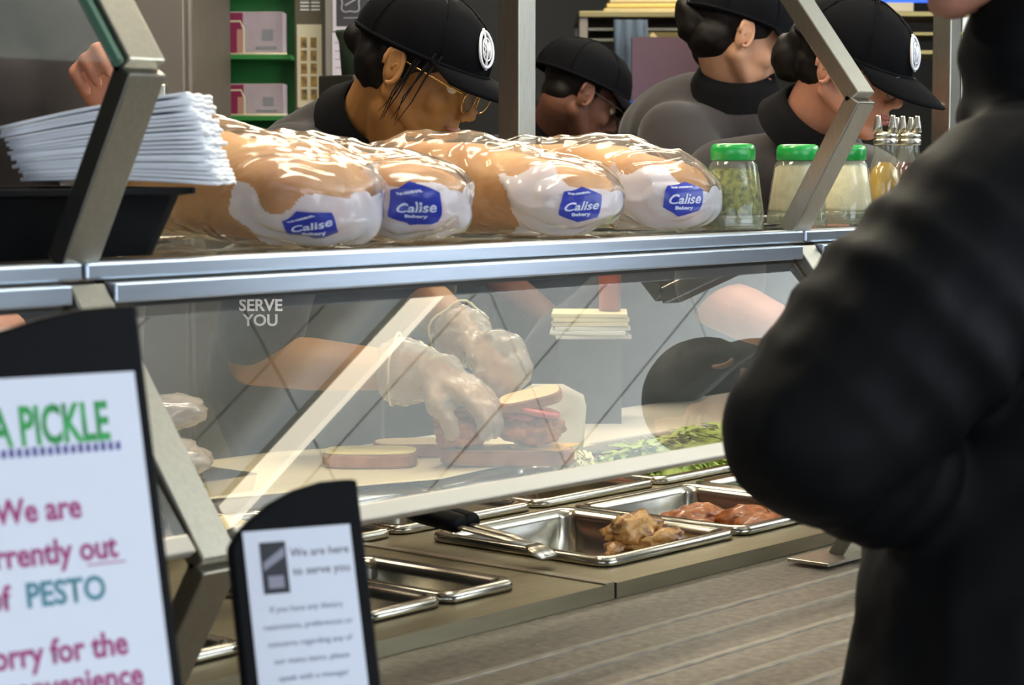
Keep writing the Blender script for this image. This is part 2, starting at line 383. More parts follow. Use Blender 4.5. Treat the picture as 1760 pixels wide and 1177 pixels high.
# --- food in the pans
def lump(name, c, r, m, label, cat, group=None, seed=0, amp=.25, rot=(0, 0, 0), sub=4, freq=30):
    bm = bmesh.new(); bmesh.ops.create_icosphere(bm, subdivisions=sub, radius=1)
    for v in bm.verts:
        n = noise.noise(v.co * 1.2 + V((seed * 7.1, 0, 3))) * amp * 1.1 + noise.noise(v.co * 4 + V((seed * 3.1, 5, 0))) * amp * .6 + noise.noise(v.co * 10 + V((seed, 5, 0))) * amp * .35
        v.co = v.co * (1 + n); v.co = V((v.co.x * r[0], v.co.y * r[1], v.co.z * r[2]))
    zmin = min(v.co.z for v in bm.verts)
    me = bpy.data.meshes.new(name); bm.to_mesh(me); bm.free(); me.materials.append(m); me.shade_smooth()
    o = link(name, me); o.rotation_euler = rot
    o.location = (c[0], c[1], c[2] - (zmin if rot[0] == 0 and rot[1] == 0 else 0))
    return tag(o, label, cat, group)
chick = mat('grilled chicken', 'cf9c58', .42, col2='5c3212', vscale=38, thresh=(.46, .64), bump=.8, bscale=90, coat=.3)
orange_m = mat('orange braised meat', 'b06424', .45, col2='7a3c12', vscale=60, bump=.6, bscale=120, coat=.3)
cheese_m = mat('pale yellow cheese', 'd8c878', .5, var=.1, vscale=40)
CL = ['grilled chicken piece low at the middle of the heap in the front pan', 'grilled chicken piece at the right of the heap in the front pan', 'grilled chicken piece nearest the front rim, atop the heap', 'grilled chicken piece nearest the front rim at the left of the heap', 'grilled chicken piece at the back right of the heap', 'topmost browned chicken piece of the heap in the front pan', 'small chicken scrap beside the tong tips in the front pan', 'small chicken scrap at the back left of the front pan']
_, cx, cy, hx, hy, z = PD['A']; zb = z - .061
for i, (dx, dy, dz, r, rz) in enumerate([(.045, -.03, .0, (.05, .03, .022), .4), (.08, -.06, .015, (.045, .028, .024), 1.1), (.06, -.085, .03, (.05, .024, .02), -.3), (.02, -.10, .0, (.04, .028, .02), .8), (.085, -.02, .03, (.045, .03, .022), -.9), (.05, -.055, .048, (.045, .026, .022), .2), (-.05, -.06, 0, (.035, .02, .012), .2), (-.06, .0, 0, (.04, .022, .014), 1.4)]):
    lump('chicken_piece', (cx + dx, cy + dy, zb + dz + .002), r, chick, 'browned grilled chicken piece in the front steel pan' if False else CL[i], 'chicken', 'grilled chicken pieces in the front pan', i, .36, (0, 0, rz))
_, cx, cy, hx, hy, z = PD['B']; zb = z - .061
for i, (dx, dy) in enumerate([(.06, -.05), (.09, .0), (.02, -.09), (.0, .06), (.07, .07), (-.04, 0), (-.07, -.07)]):
    lump('meat_piece', (cx + dx, cy + dy, zb + .002), (.05, .04, .026), orange_m, 'orange brown meat piece in the pan beside the black elbow', 'meat', 'orange meat pieces in the right pan', i + 20, .2)
_, cx, cy, hx, hy, z = PD['near']; zb = z - .085
for i, (dx, dy) in enumerate([(-.03, -.08), (.04, -.05), (-.02, 0), (.03, .05), (-.03, .09), (0, -.03)]):
    lump('meat_piece', (cx + dx, cy + dy, zb + (.03 if i > 3 else .002)), (.045, .04, .032), orange_m, 'brown meat piece in the pan between the signs', 'meat', 'brown meat pieces in the near pan', i + 40, .2)
_, cx, cy, hx, hy, z = PD['D']
for i in range(7):
    M = Matrix.Translation((cx + random.uniform(-.006, .006), cy - .06 + i * .018, z - .079 + i * .004)) @ Matrix.Rotation(.2 + random.uniform(-.2, .2), 4, 'Z') @ Matrix.Rotation(.25, 4, 'X')
    o = MB().box(-.038, .038, -.045, .045, -.0015, .0015).build('cheese_slice', cheese_m, bevel=.001); o.matrix_world = M
    tag(o, 'pale yellow cheese slice fanned in the narrow pan by the small sign', 'cheese', 'cheese slices in the narrow pan')
# lettuce: a heap nobody could count
let_m = mat('shredded lettuce', 'b4c46a', .5, col2='7d9c36', vscale=14, thresh=(.4, .7), spec=.4)
dlet_m = mat('dark green leaves', '3f7a28', .5, col2='245a18', vscale=30)
def shreds(name, cx, cy, hx, hy, z0, h, n, m, label, sz=.05):
    mb = MB()
    for i in range(n):
        x = random.uniform(-1, 1); y = random.uniform(-1, 1)
        top = z0 + h * (1 - .45 * (x * x + y * y) / 1.0) * (.86 + .28 * noise.noise(V((x * 3, y * 3, 1))))
        p = V((cx + x * hx, cy + y * hy, random.uniform(top - .022, top)))
        a = random.uniform(0, 6.28); d = V((math.cos(a), math.sin(a), random.uniform(-.4, .5))) * sz * random.uniform(.4, .8); b = V((-math.sin(a), math.cos(a), .2)) * .0035
        k = V((0, 0, random.uniform(.003, .012)))
        mb.add([p - d - b, p - d + b, p + k - b + d * .05, p + k + b, p + d - b, p + d + b], [(0, 1, 3, 2), (2, 3, 5, 4)])
    hp = []; 
    for r_, zz in ((1.02, z0 - .02), (.98, z0 + h * .25), (.8, z0 + h * .6), (.5, z0 + h * .82), (.1, z0 + h * .9)): hp.append(rrect(hx * r_, hy * r_, min(hx, hy) * r_ * .5, zz, cx, cy))
    if sz > .03: mb.rings(hp)
    o = mb.build(name, m, fix=False); return tag(o, label, 'lettuce', kind='stuff')
_, cx, cy, hx, hy, z = PD['H']
shreds('shredded_lettuce', cx, cy + .0, hx - .045, hy - .035, z - .05, .105, 2600, let_m, 'heap of pale green shredded lettuce in the pan under the glass')
shreds('spinach_leaves', 2.90, 1.90, .10, .06, z - .08, .10, 300, dlet_m, 'dark green leaves in the pan below the shredded lettuce', .035)

# --- cutting board and deli paper
board_m = mat('white cutting board', 'd9cfbc', .5, var=.05, vscale=6)
o = MB().box(2.05, 4.2, 2.372, 2.66, ZT - .01, .918).build('cutting_board', board_m, bevel=.004)
tag(o, 'long cream white cutting board running behind the food pans', 'cutting board')
t = empty('board_shelf', (3.1, 2.5, 0), 'dark steel under-counter cabinet that carries the cutting board', 'cabinet')
MB().box(.6, 4.3, 2.37, 2.64, 0, ZT - .0105).build('body', dark_steel, t, world=True)
def sheet(name, pts, z, m, label, cat, curl=.0, th=.0012):
    """thin paper: polygon in xy with gently curled rim"""
    mb = MB(); c = sum((V(p) for p in pts), V((0, 0))) / len(pts)
    n = 10; rows = []
    P = []
    for i, p in enumerate(pts):
        q = pts[(i + 1) % len(pts)]
        for k in range(5): P.append(V(p).lerp(V(q), k / 5))
    for j in range(n):
        f = 1 - j / n * .98
        rows.append([(c.x + (p.x - c.x) * f, c.y + (p.y - c.y) * f, z + curl * (max(0, f - .55) / .45) ** 2 * (.6 + .8 * noise.noise(V((p.x * 5, p.y * 5, 0)))) ) for p in P])
    mb.rings(rows, False, True); o = mb.build(name, m, smooth=True, fix=False)
    s = o.modifiers.new('s', 'SOLIDIFY'); s.thickness = th; s.offset = 1
    return tag(o, label, cat)
deli_m = mat('cream deli paper', 'd8c9a4', .6, spec=.3, var=.05, vscale=5)
sheet('deli_paper', [(2.06, 2.70), (1.98, 2.40), (2.45, 2.24), (2.93, 2.31), (3.0, 2.5), (2.5, 2.66)], .9225, deli_m, 'cream deli paper spread under the sliced bread', 'paper', .004)
sheet('deli_paper', [(1.72, 2.50), (1.70, 2.22), (2.03, 2.20), (2.08, 2.46)], .909, deli_m, 'cream paper sheet left of the sliced bread with a curled corner', 'paper', .006)
MB().box(.55, 2.049, 2.365, 2.66, ZT - .01, .905)
o = MB().box(.55, 2.045, 2.372, 2.66, ZT - .01, .904).build('side_board', board_m, bevel=.003); tag(o, 'cream work board left of the sandwich', 'cutting board')

crust_m = mat('brown bread crust', 'bc7c42', .6, col2='8e5628', vscale=18, bump=.3, bscale=60)
crumb_m = mat('bread crumb', 'd8bf92', .8, var=.08, vscale=60, bump=.4, bscale=200)
yel_m = mat('pale yellow cheese layer', 'e6d488', .45, var=.05, vscale=20)
def slice_outline(L, W, n=28):
    out = []
    for k in range(n):
        a = 2 * math.pi * k / n; c, s_ = math.cos(a), math.sin(a)
        e = .75
        out.append((L / 2 * abs(c) ** e * (1 if c > 0 else -1), W / 2 * abs(s_) ** e * (1 if s_ > 0 else -1) * (1 + .08 * math.cos(2 * a))))
    return out
def bread_slice(loc, rot, L, W, th, label, top=None, rx=0):
    t = empty('bread_slice', loc, label, 'bread', 'sliced bread on the paper', rot=(rx, 0, rot))
    ol = slice_outline(L, W)
    MB().rings([[(x, y, z_) for x, y in [(a * f, b * f) for a, b in ol]] for f, z_ in ((.96, 0), (1, th * .15), (1, th * .85), (.97, th))]).build('crust', crust_m, t, smooth=False)
    MB().rings([[(a * .94, b * .94, z_) for a, b in ol] for z_ in (th * .9, th + .001)]).build('crumb', crumb_m, t)
    if top: MB().rings([[(a * f * (1 + .02 * math.sin(i * 1.3)), b * f, z_) for i, (a, b) in enumerate(ol)] for f, z_ in ((.97, th + .0012), (.98, th + .003), (.93, th + .0045))]).build('spread', top, t, smooth=True, label='pale yellow layer on the slice')
    return t
bread_slice((2.50, 2.44, .925), rad(-47), .155, .105, .021, 'thick brown-edged bread slice topped with pale yellow cheese, nearest the small sign', yel_m)
bread_slice((2.645, 2.47, .925), rad(-42), .15, .10, .021, 'plain thick bread slice lying behind the cheese-topped slice')

# ================================================================ SNEEZE GUARD
YF, ZR, YK, ZK = 1.60, 1.325, 1.424, 1.076      # rail front/top, lower knee
rail_m = mat('satin aluminium rail', 'bcc5d0', .36, .9, var=.05, vscale=20, stretch=(.5, 8, 8))
glass_m = film('slanted guard glass', 'd8e4dc', .06, rough=.015, ior=1.55, gain=4.2)
glass2_m = film('clear shelf glass', 'b8c8b8', .10, rough=.02, ior=1.5)
edge_m = mat('green glass edge', '4a6a58', .15, spec=.6, coat=.5)
BX = (1.262, 2.487, 3.72)
def bar_yz(mb, x, p, q, wx, th, mi=0):
    """flat bar in the plane x=const from p to q (y,z)"""
    d = V((0, q[0] - p[0], q[1] - p[1])); L = d.length; d.normalize(); n = V((1, 0, 0)).cross(d)
    O = V((x, p[0], p[1]))
    vs = [O + V((1, 0, 0)) * a * wx / 2 + n * b * th / 2 + d * c for c in (0, L) for a, b in ((-1, -1), (1, -1), (1, 1), (-1, 1))]
    mb.add(vs, [(3, 2, 1, 0), (4, 5, 6, 7), (0, 1, 5, 4), (1, 2, 6, 5), (2, 3, 7, 6), (3, 0, 4, 7)], mi)
KU = (1.515, 1.502); TU = (1.700, 1.745)
for i, x in enumerate(BX):
    lab = ['bent steel guard bracket left, beside the white napkins', 'bent steel guard bracket in front of the green-lidded shakers', 'bent steel guard bracket behind the black puffer jacket'][i]
    t = empty('guard_bracket', (x, 1.53, ZS), lab, 'bracket', 'bent brackets of the sneeze guard')
    mb = MB(); bar_yz(mb, x, (1.618, ZR), KU, .042, .024); mb.build('upper_leg', frame_m, t, world=True, bevel=.002)
    mb = MB(); bar_yz(mb, x, KU, TU, .042, .024); mb.build('top_arm', frame_m, t, world=True, bevel=.002)
    mb = MB(); bar_yz(mb, x, (1.606, 1.299), (YK, ZK - .012), .042, .022); mb.build('lower_arm', frame_m, t, world=True, bevel=.002)
    mb = MB(); bar_yz(mb, x, (YK, ZK - .012), (1.535, ZS + .004), .042, .022); mb.build('lower_leg', frame_m, t, world=True, bevel=.002)
    MB().box(x - .09, x + .03, 1.50, 1.565, ZS + .0045, ZS + .009).build('foot_plate', steel, t, world=True, bevel=.001)
t = empty('guard_shelf', (2.4, 1.8, ZR), 'clear glass shelf with bright aluminium front rail carrying bread and shakers', 'shelf')
for xa, xb in ((BX[0] + .0, BX[1] - .0), (BX[1], BX[2]), (-.2, BX[0])):
    MB().box(xa + .002, xb - .002, YF, YF + .03, ZR - .017, ZR).build('front_rail', rail_m, t, world=True, bevel=.003)
    MB().box(xa + .025, xb - .025, YF - .014, YF + .002, ZR - .038, ZR - .0195).build('glass_channel', rail_m, t, world=True, bevel=.002)
    MB().box(xa + .025, xb - .025, YF + .002, YF + .018, ZR - .044, ZR - .0175).build('channel_back', dark_steel, t, world=True)
    MB().box(xa + .002, xb - .002, YF + .031, 2.07, ZR - .010, ZR - .001).build('glass_pane', glass2_m, t, world=True)
MB().box(-.2, BX[2], 2.0705, 2.10, ZR - .03, ZR).build('rear_rail', steel, t, world=True, bevel=.003)
# slanted lower glass, one pane per bay, with its bright bottom edge strip
nn = V((0, -.812, .583)).normalized()
for i, (xa, xb) in enumerate(((BX[0], BX[1]), (BX[1], BX[2]), (-.2, BX[0]))):
    t = empty('guard_glass', ((xa + xb) / 2, 1.5, ZK), ['slanted clear sneeze guard glass in front of the sandwich maker', 'slanted guard glass behind the puffer jacket', 'slanted guard glass left behind the large sign'][i], 'glass', 'slanted panes of the sneeze guard')
    a, b = V((0, YF - .0005, ZR - .043)), V((0, YK - .002, ZK + .004)); tn = nn * .006
    x0, x1 = xa + .026, xb - .026
    vs = [V((x, 0, 0)) + p + o_ for o_ in (V((0, 0, 0)), -tn) for x, p in ((x0, a), (x1, a), (x1, b), (x0, b))]
    MB().add(vs[:4], [(0, 1, 2, 3)]).build('pane', glass_m, t, world=True, fix=False)
    d = (b - a).normalized()
    vs = [V((x, 0, 0)) + b + d * s_ + nn * h_ for x in (x0, x1) for s_, h_ in ((-.016, .003), (.003, .003), (.003, -.009), (-.016, -.009))]
    MB().add(vs, [(0, 1, 2, 3), (7, 6, 5, 4), (0, 4, 5, 1), (1, 5, 6, 2), (2, 6, 7, 3), (3, 7, 4, 0)]).build('bottom_trim', mat('frosted edge trim', 'c9c2b4', .4, .3, spec=.6), t, world=True, bevel=.002)
# upper slanted pane left of the left bracket
t = empty('upper_guard_glass', (.6, 1.6, KU[1]), 'upper slanted guard glass left of the left bracket', 'glass')
p, q = V((0, KU[0] - .002, KU[1] + .004)), V((0, TU[0], TU[1]))
MB().add([V((-.2, 0, 0)) + p, V((BX[0] - .03, 0, 0)) + p, V((BX[0] - .03, 0, 0)) + q, V((-.2, 0, 0)) + q], [(0, 1, 2, 3)]).build('pane', glass2_m, t, world=True, fix=False)
MB().tube([V((BX[0] - .028, 0, 0)) + p, V((BX[0] - .028, 0, 0)) + q], .006, 6).build('edge', edge_m, t, world=True)
# square posts from the rear rail up to the ceiling
for i, x in enumerate((2.453, 3.735)):
    t = empty('square_post', (x, 2.085, ZR), ['square steel post rising behind the middle bread bags', 'square steel post beside the customer in the black jacket'][i], 'post', 'square steel posts of the shelf')
    MB().box(x - .02, x + .02, 2.065, 2.105, ZR + .006, 2.99).build('shaft', frame_m, t, world=True, bevel=.002)
    MB().box(x - .035, x + .035, 2.05, 2.12, ZR + .0005, ZR + .006).build('base_flange', steel, t, world=True)
    if i: MB().lathe([(.006, 0), (.006, .004), (.002, .005)], 12).build('bolt', steel, t).location = (-.024, 0, .2)

# ================================================================ TABLE SIGNS
ink_m = mat('magenta ink', 'a03070', .6); ink2_m = mat('teal ink', '3d7f8c', .6); inkg_m = mat('green drip lettering', '3fae5a', .6, col2='1f7f3c', vscale=60); inkp_m = mat('purple ink', '4a3f8a', .6); inkk_m = mat('dark ink', '26262e', .6); inkgr_m = mat('grey blue ink', '6b6b86', .6)
def sign(name, px_, py_, d, phi, tau, Wd, outline, label):
    ph, ta = rad(phi), rad(tau)
    Dh = V((Dv.x, Dv.y, 0)).normalized()
    A = (Rv * math.sin(ph) + Dh * math.cos(ph)).normalized(); Bk = (-Rv * math.cos(ph) + Dh * math.sin(ph)).normalized()
    B = (V((0, 0, 1)) * math.cos(ta) + Bk * math.sin(ta)).normalized(); N = A.cross(B)
    O = at(px_, py_, d)
    bot = -(O.z - ZS - .012) / B.z
    base = O + A * (-Wd / 2) + B * bot
    t = empty(name, (base.x, base.y, ZS), label, 'sign')
    poly = [(a, b) for a, b in outline] + [(-Wd, bot), (0, bot)]
    MB().prism(poly[::-1] if False else poly, O, A, B, N, .012).build('board', black_pl, t, world=True, bevel=.003)
    # foot
    fc = base + N * -.0
    M = Matrix.Translation((base.x, base.y, ZS)) @ Matrix.Rotation(math.atan2(A.y, A.x), 4, 'Z')
    MB().box(-Wd / 2, Wd / 2, -.05, .05, .0005, .013, M).build('foot', black_pl, t, world=True, bevel=.003)
    return t, O, A, B, N, bot
# small sign
k = .105
out = [(-.0, 0), (-.012, .0005), (-.03, .0), (-.052, -.005), (-.072, -.014), (-.088, -.025), (-.098, -.034), (-.105, -.044)]
t, O, A, B, N, bot = sign('small_table_sign', 615, 822, 1.62, 65, 18, .105, out, 'small black table sign with an arched top and a page of fine print')
MB().prism([(-.011, -.034), (-.0945, -.034), (-.0945, -.285), (-.011, -.285)][::-1], O, A, B, N, -.0006).build('paper', paper_m, t, world=True)
MB().prism([(-.083, -.043), (-.083, -.081), (-.063, -.081), (-.063, -.043)], O + N * .0009, A, B, N, .0002).build('logo_block', inkk_m, t, world=True)
MB().prism([(-.0815, -.058), (-.0815, -.064), (-.0645, -.054), (-.0645, -.047)], O + N * .0013, A, B, N, .0002).prism([(-.079, -.068), (-.079, -.077), (-.067, -.077), (-.067, -.068)], O + N * .0013, A, B, N, .0002).build('logo_mark', mat('grey print', '8d8d9a', .6), t, world=True)
text('heading', 'We are here', .0088, O + A * -.037 + B * -.055, A, B, N, inkk_m, t, .0009, label='dark heading print')
text('heading', 'to serve you', .0088, O + A * -.037 + B * -.0685, A, B, N, inkk_m, t, .0009, label='dark heading print')
for i, s_ in enumerate(['If you have any dietary', 'restrictions, preferences or', 'concerns regarding any of', 'our menu items, please', 'speak with a manager', 'before placing your order.', 'Nutrition information and', 'allergen guides are on hand', 'for all of our menu items.']):
    text('print_line', s_, .0062, O + A * -.052 + B * (-.0945 - i * .0125), A, B, N, inkgr_m, t, .0009)
# large sign
out = [(0, 0), (-.02, .0), (-.04, -.001), (-.07, -.006), (-.10, -.014), (-.13, -.026), (-.155, -.040), (-.175, -.058)]
t, O, A, B, N, bot = sign('large_table_sign', 236, 523, 1.47, 56.5, 15, .175, out, 'large black table sign with coloured notice about being out of a sauce')
MB().prism([(-.0085, -.046), (-.1665, -.046), (-.1665, -.37), (-.0085, -.37)][::-1], O, A, B, N, -.0006).build('paper', paper_m, t, world=True)
cxs = -.087
text('lettering', 'IN A PICKLE', .036, O + A * (-.031) + B * -.0905, A * .56, B, N, inkg_m, t, .0009, 'RIGHT', label='green dripping lettering', bold=.0011)
mb = MB()
for i in range(24):
    a = -.150 + i * .0053
    mb.prism([(a, -.0925 - (i % 3) * .0006), (a, -.0985), (a + .0032, -.0985), (a + .0032, -.0925)], O + N * .0009, A, B, N, .0002)
mb.build('dash_row', inkp_m, t, world=True)
for body, dx, tt, m in (('We are', 0, .141, ink_m), ('currently out', 0, .1695, ink_m), ('of', -.0335, .196, ink_m), ('PESTO', .0125, .196, ink2_m), ('Sorry for the', .0, .2335, ink_m), ('inconvenience', .004, .2555, ink_m)):
    text('lettering', body, .0222, O + A * (cxs + dx) + B * -tt, A * .86, B, N, m, t, .0009, label='teal lettering' if m is ink2_m else 'magenta lettering', bold=.0006)
MB().prism([(cxs + .029, -.1725), (cxs + .029, -.1735), (cxs + .056, -.1735), (cxs + .056, -.1725)], O + N * .0009, A, B, N, .0002).build('underline', ink_m, t, world=True)

# ================================================================ BREAD BAGS
loaf_m = mat('golden loaf crust', '9c5f26', .6, col2='cf9855', vscale=11, thresh=(.35, .72), bump=.25, bscale=70)
bag_m = film('clear bread bag film', 'f2e8d8', .10, rough=.14, ior=1.45, gain=1.6, bump=.8, bscale=11, stretch=(1.1, .35, 1.3))
band_m = film('white printed bag film', 'eceaf2',   .66, rough=.15, ior=1.45, gain=2.2, bump=1.0, bscale=16)
blue_m = mat('blue label print', '2838a8', .35, coat=.5, var=.1, vscale=20)
wprint_m = mat('white label print', 'd8dcf4', .4)
def loaf_bag(loc, rz, L, W, H, seed, band, labc, label, lsize=.034, pitch=0):
    t = empty('bread_bag', loc, label, 'bread', 'bagged loaves on the glass shelf', rot=(pitch, 0, rz))
    def prof(u):   # size along the axis
        f = max(.001, math.sin(min(1, max(0, u) / .17) * math.pi / 2)) ** .5 if u < .17 else 1
        g = max(.001, math.sin(min(1, max(0, 1 - u) / .25) * math.pi / 2)) ** .6 if u > .75 else 1
        return max(.03, f * g)
    def S(u, a, off=0., wr=1.):
        r = prof(u); c, s_ = math.cos(a), math.sin(a)
        ex = .8
        sl = min(1, max(0, u / .62)); hs = .70 + .30 * (sl * sl * (3 - 2 * sl)); zc = H * .5 * hs
        x = W / 2 * r * abs(c) ** ex * (1 if c > 0 else -1)
        zz = zc * (.96 if s_ > 0 else .98) * (r ** .8) * abs(s_) ** ex * (1 if s_ > 0 else -1)
        q = V((x * 9 + seed * 5, u * L * 7, zz * 9))
        wv = wr * (noise.noise(q) * .010 + noise.noise(V((q.x * 2.2, q.y * 1.2, q.z * 2.2)) + V((3, 0, 0))) * .008 + abs(noise.noise(V((x * 24 + u * 9, u * L * 5, zz * 26 + seed)))) * .011 - abs(noise.noise(V((x * 13 - u * 7, u * L * 4, zz * 20 + seed)))) * .008)
        n = V((c, 0, s_)); p = V((x, u * L, zz)) + n * (wv + off)
        z_ = zc + p.z
        return V((p.x, p.y, max(z_, .0015 + max(off, 0))))
    # loaf
    mb = MB(); R = []
    for i in range(25):
        u = i / 24; uu = .10 + u * .80; R.append([V((p.x * .93, p.y, p.z * .96)) for p in [S(uu, 2 * math.pi * k_ / 28, -.007, .6) for k_ in range(28)]])
    c0 = sum(R[0], V()) / 28; R.insert(0, [c0 + (p - c0) * .3 + V((0, -.004, 0)) for p in R[0]]); c1 = sum(R[-1], V()) / 28; R.append([c1 + (p - c1) * .3 + V((0, .008, 0)) for p in R[-1]])
    mb.rings(R).build('loaf', loaf_m, t, smooth=True)
    mb = MB(); NA, NU = 120, 150
    vs = [S(.004 + .992 * i / NU, 2 * math.pi * k_ / NA) for i in range(NU + 1) for k_ in range(NA)]
    fs = []; ms = []
    for i in range(NU):
        for k_ in range(NA):
            fs.append((i * NA + k_, i * NA + (k_ + 1) % NA, (i + 1) * NA + (k_ + 1) % NA, (i + 1) * NA + k_))
            u = i / NU; edge = band + .02 * math.sin(k_ * .6 + seed)
            aa = math.sin(2 * math.pi * k_ / NA); edge = band + .025 * math.sin(k_ * .21 + seed) + .012 * math.sin(k_ * .5); ms.append(1 if u < edge and aa < (.62 if seed > 1 else .0) + .25 * math.sin(u * 30 + seed) else 0)
    fs += [tuple(range(NA - 1, -1, -1))]; ms += [1]
    mb.v = [tuple(v) for v in vs]; mb.f = fs; mb.m = ms
    bag = mb.build('bag', [bag_m, band_m], t, smooth=True, fix=False)
    # twisted neck of the bag at the back
    mb = MB(); e = S(.996, 0); cz = H / 2
    mb.rings([[(x_ * f, L * .99 + dy, cz - .02 * g + z_ * f) for x_, z_ in [(.03 * math.cos(a) * (1 + .2 * math.cos(5 * a)), .03 * math.sin(a) * (1 + .2 * math.cos(5 * a))) for a in [2 * math.pi * k_ / 20 for k_ in range(20)]]] for f, dy, g in ((.9, -.01, 0), (.3, .012, .3), (.8, .035, .8), (1.3, .05, 1.3))], False, False)
    mb.build('bag_neck', bag_m, t, smooth=True)
    # label on the side that faces the customer, laid out by arc length from the tip of the bag
    s0, a0 = labc
    tab = [(0., 0.)]; pv = S(0.002, a0); 
    for q in range(1, 121):
        u = .002 + q * .004; c = S(u, a0); tab.append((tab[-1][0] + (c - pv).length, u)); pv = c
    tip = abs(S(.002, a0).x)
    Rc = W * .44
    def mp(x, y, off=.0022):
        ss = s0 - x; k1 = min(1, max(0, (Rc * 1.25 - ss) / (Rc * .5))); rho = max(tip + .0005, math.sqrt(ss * ss + y * y * k1)); u = .004
        for (l0, u0), (l1, u1) in zip(tab[:-1], tab[1:]):
            if l0 <= rho - tip <= l1: u = u0 + (u1 - u0) * (rho - tip - l0) / max(1e-9, l1 - l0); break
        ang = math.atan2(y, ss) * (max(ss, Rc) / Rc)
        return S(u, a0 - ang, off, 1.) + V((0, -abs(off) * max(0, 1 - u / .1), 0))
    mb = MB(); s6 = lsize; hexp = [(s6 * .86 * math.cos(rad(60 * i_ + 20)), s6 * .98 * math.sin(rad(60 * i_ + 20))) for i_ in range(6)]
    ringsN = 7; rows = []
    for j in range(ringsN):
        f = 1 - j / (ringsN - .6)
        rr = []
        for i_ in range(6):
            for q in range(5):
                p = V(hexp[i_]).lerp(V(hexp[(i_ + 1) % 6]), q / 5) * f; rr.append(mp(p.x, p.y))
        rows.append(rr)
    mb.rings(rows, False, True).build('label', blue_m, t, smooth=True, fix=False, label='blue hexagonal label')
    def tx(body, size, dx, dy, sh=0, m=wprint_m):
        o = text('lettering', body, size, 0, 0, 0, 0, m, None, mapf=lambda a_, b_: mp(a_ + dx, b_ + dy, .0032), bold=.0004, shear=sh)
        o.parent = t
    tx('Calise', .0185, 0, -.006, .3); tx('Bakery', .009, 0, -.017)
    tx('THE ORIGINAL', .0048, -.002, .018)
    return t
BAGS = [((1.678, 1.650, ZR), .05, .40, .18, .142, 1, .26, (.062, rad(222)), 'plump bagged loaf nearest the white napkins, its blue label low at the rail', .036),
        ((1.815, 1.630, ZR), -.02, .42, .15, .132, 2, .22, (.054, rad(186)), 'second bread bag from the napkins with its large blue label in full view', .040),
        ((2.125, 1.640, ZR), .10, .42, .16, .130, 3, .27, (.060, rad(188)), 'third bread bag from the napkins, in front of the square steel post', .036),
        ((2.345, 1.650, ZR), .06, .40, .15, .134, 4, .28, (.050, rad(184)), 'bread bag nearest the green-lidded shakers', .036)]
for b in BAGS: loaf_bag(*b)

# ================================================================ SHAKERS, CRUETS, NAPKINS
jar_m = film('shaker glass', 'd8dcc8', .10, rough=.05, ior=1.5, gain=1.5)
base_m = film('thick glass base', '9aa07a', .45, rough=.08, ior=1.5, gain=2.0)
lid_m = mat('green plastic lid', '1fa345', .3, spec=.5, coat=.3)
oreg = mat('dried oregano', '8a8a3e', .9, col2='4a5220', vscale=130, thresh=(.4, .65), bump=1, bscale=200)
pepp = mat('grey ground spice', 'a8a080', .9, var=.1, vscale=90)
parm = mat('grated parmesan', 'eadfb8', .9, var=.07, vscale=90, bump=.4, bscale=150)
def shaker(x, y, content, fill, label):
    t = empty('spice_shaker', (x, y, ZR), label, 'shaker', 'green-lidded shakers on the glass shelf')
    MB().lathe([(.042, .001), (.0435, .004), (.0433, .016), (.0425, .024), (.0335, .088), (.0285, .094)], 32, cap0=True, cap1=False, fl=.008).build('glass_jar', jar_m, t, smooth=True)
    MB().lathe([(.041, .002), (.042, .006), (.0415, .018), (.040, .021)], 32, fl=.02).build('jar_base', base_m, t, smooth=True, label='thick clear base')
    MB().lathe([(.039, .0215), (.0405, .026), (.0405 - (fill - .026) * .14, fill - .004), (.024, fill + .002), (.008, fill - .001)], 28).build('contents', content, t, smooth=True)
    MB().lathe([(.0288, .0945), (.0305, .0965), (.0305, .110), (.0285, .1155), (.024, .1175), (.006, .1165)], 36).build('lid', lid_m, t, smooth=True, label='green plastic lid')
    return t
shaker(2.437, 1.685, oreg, .082, 'shaker of dried green herbs with a green lid, next to the bread')
shaker(2.621, 1.70, pepp, .088, 'shaker of grey-green ground spice, half behind the bent bracket')
shaker(2.750, 1.70, parm, .088, 'shaker of cream grated cheese with a green lid right of the bracket')
# little rack with packets between shakers
o = empty('packet_rack', (2.545, 1.73, ZR), 'small dark wire rack with a white packet between two shakers', 'rack')
MB().box(-.09, .12, -.02, .02, 0.001, .004).box(-.09, -.087, -.02, .02, .004, .02).box(.0, .003, -.02, .02, .004, .02).build('tray', dark_steel, o)
o2 = MB().box(-.008, .008, -.002, .002, .0, .045, Matrix.Rotation(.25, 4, 'Y')).build('sugar_packet', napkin_m); o2.location = (2.553, 1.735, ZR + .007)
tag(o2, 'small white paper packet standing between the shakers', 'packet')
# cruets
oil = mat('golden oil', 'b08a28', .15, spec=.6, coat=.6); vin = mat('red wine vinegar', '5a1c1c', .15, spec=.6, coat=.6)
def cruet(x, y, m, label):
    t = empty('oil_cruet', (x, y, ZR), label, 'cruet', 'glass cruets with steel pourers')
    MB().lathe([(.024, .001), (.028, .006), (.028, .055), (.023, .082), (.0165, .104), (.0155, .120)], 28, cap1=False).build('glass_bottle', jar_m, t, smooth=True)
    MB().lathe([(.023, .004), (.0255, .008), (.0255, .055), (.020, .080), (.010, .092)], 24).build('oil', m, t, smooth=True)
    MB().lathe([(.0165, .118), (.0178, .120), (.0178, .126), (.0165, .127), (.0165, .129), (.0175, .130), (.0175, .134), (.012, .137), (.008, .138)], 24).build('pourer_collar', steel, t, smooth=True)
    for dx in (-.009, .009):
        MB().lathe([(.0075, 0), (.0068, .010), (.0040, .024), (.0035, .026)], 14, c=(dx * TH, -dx, .137)).build('spout', steel, t, smooth=True)
    return t
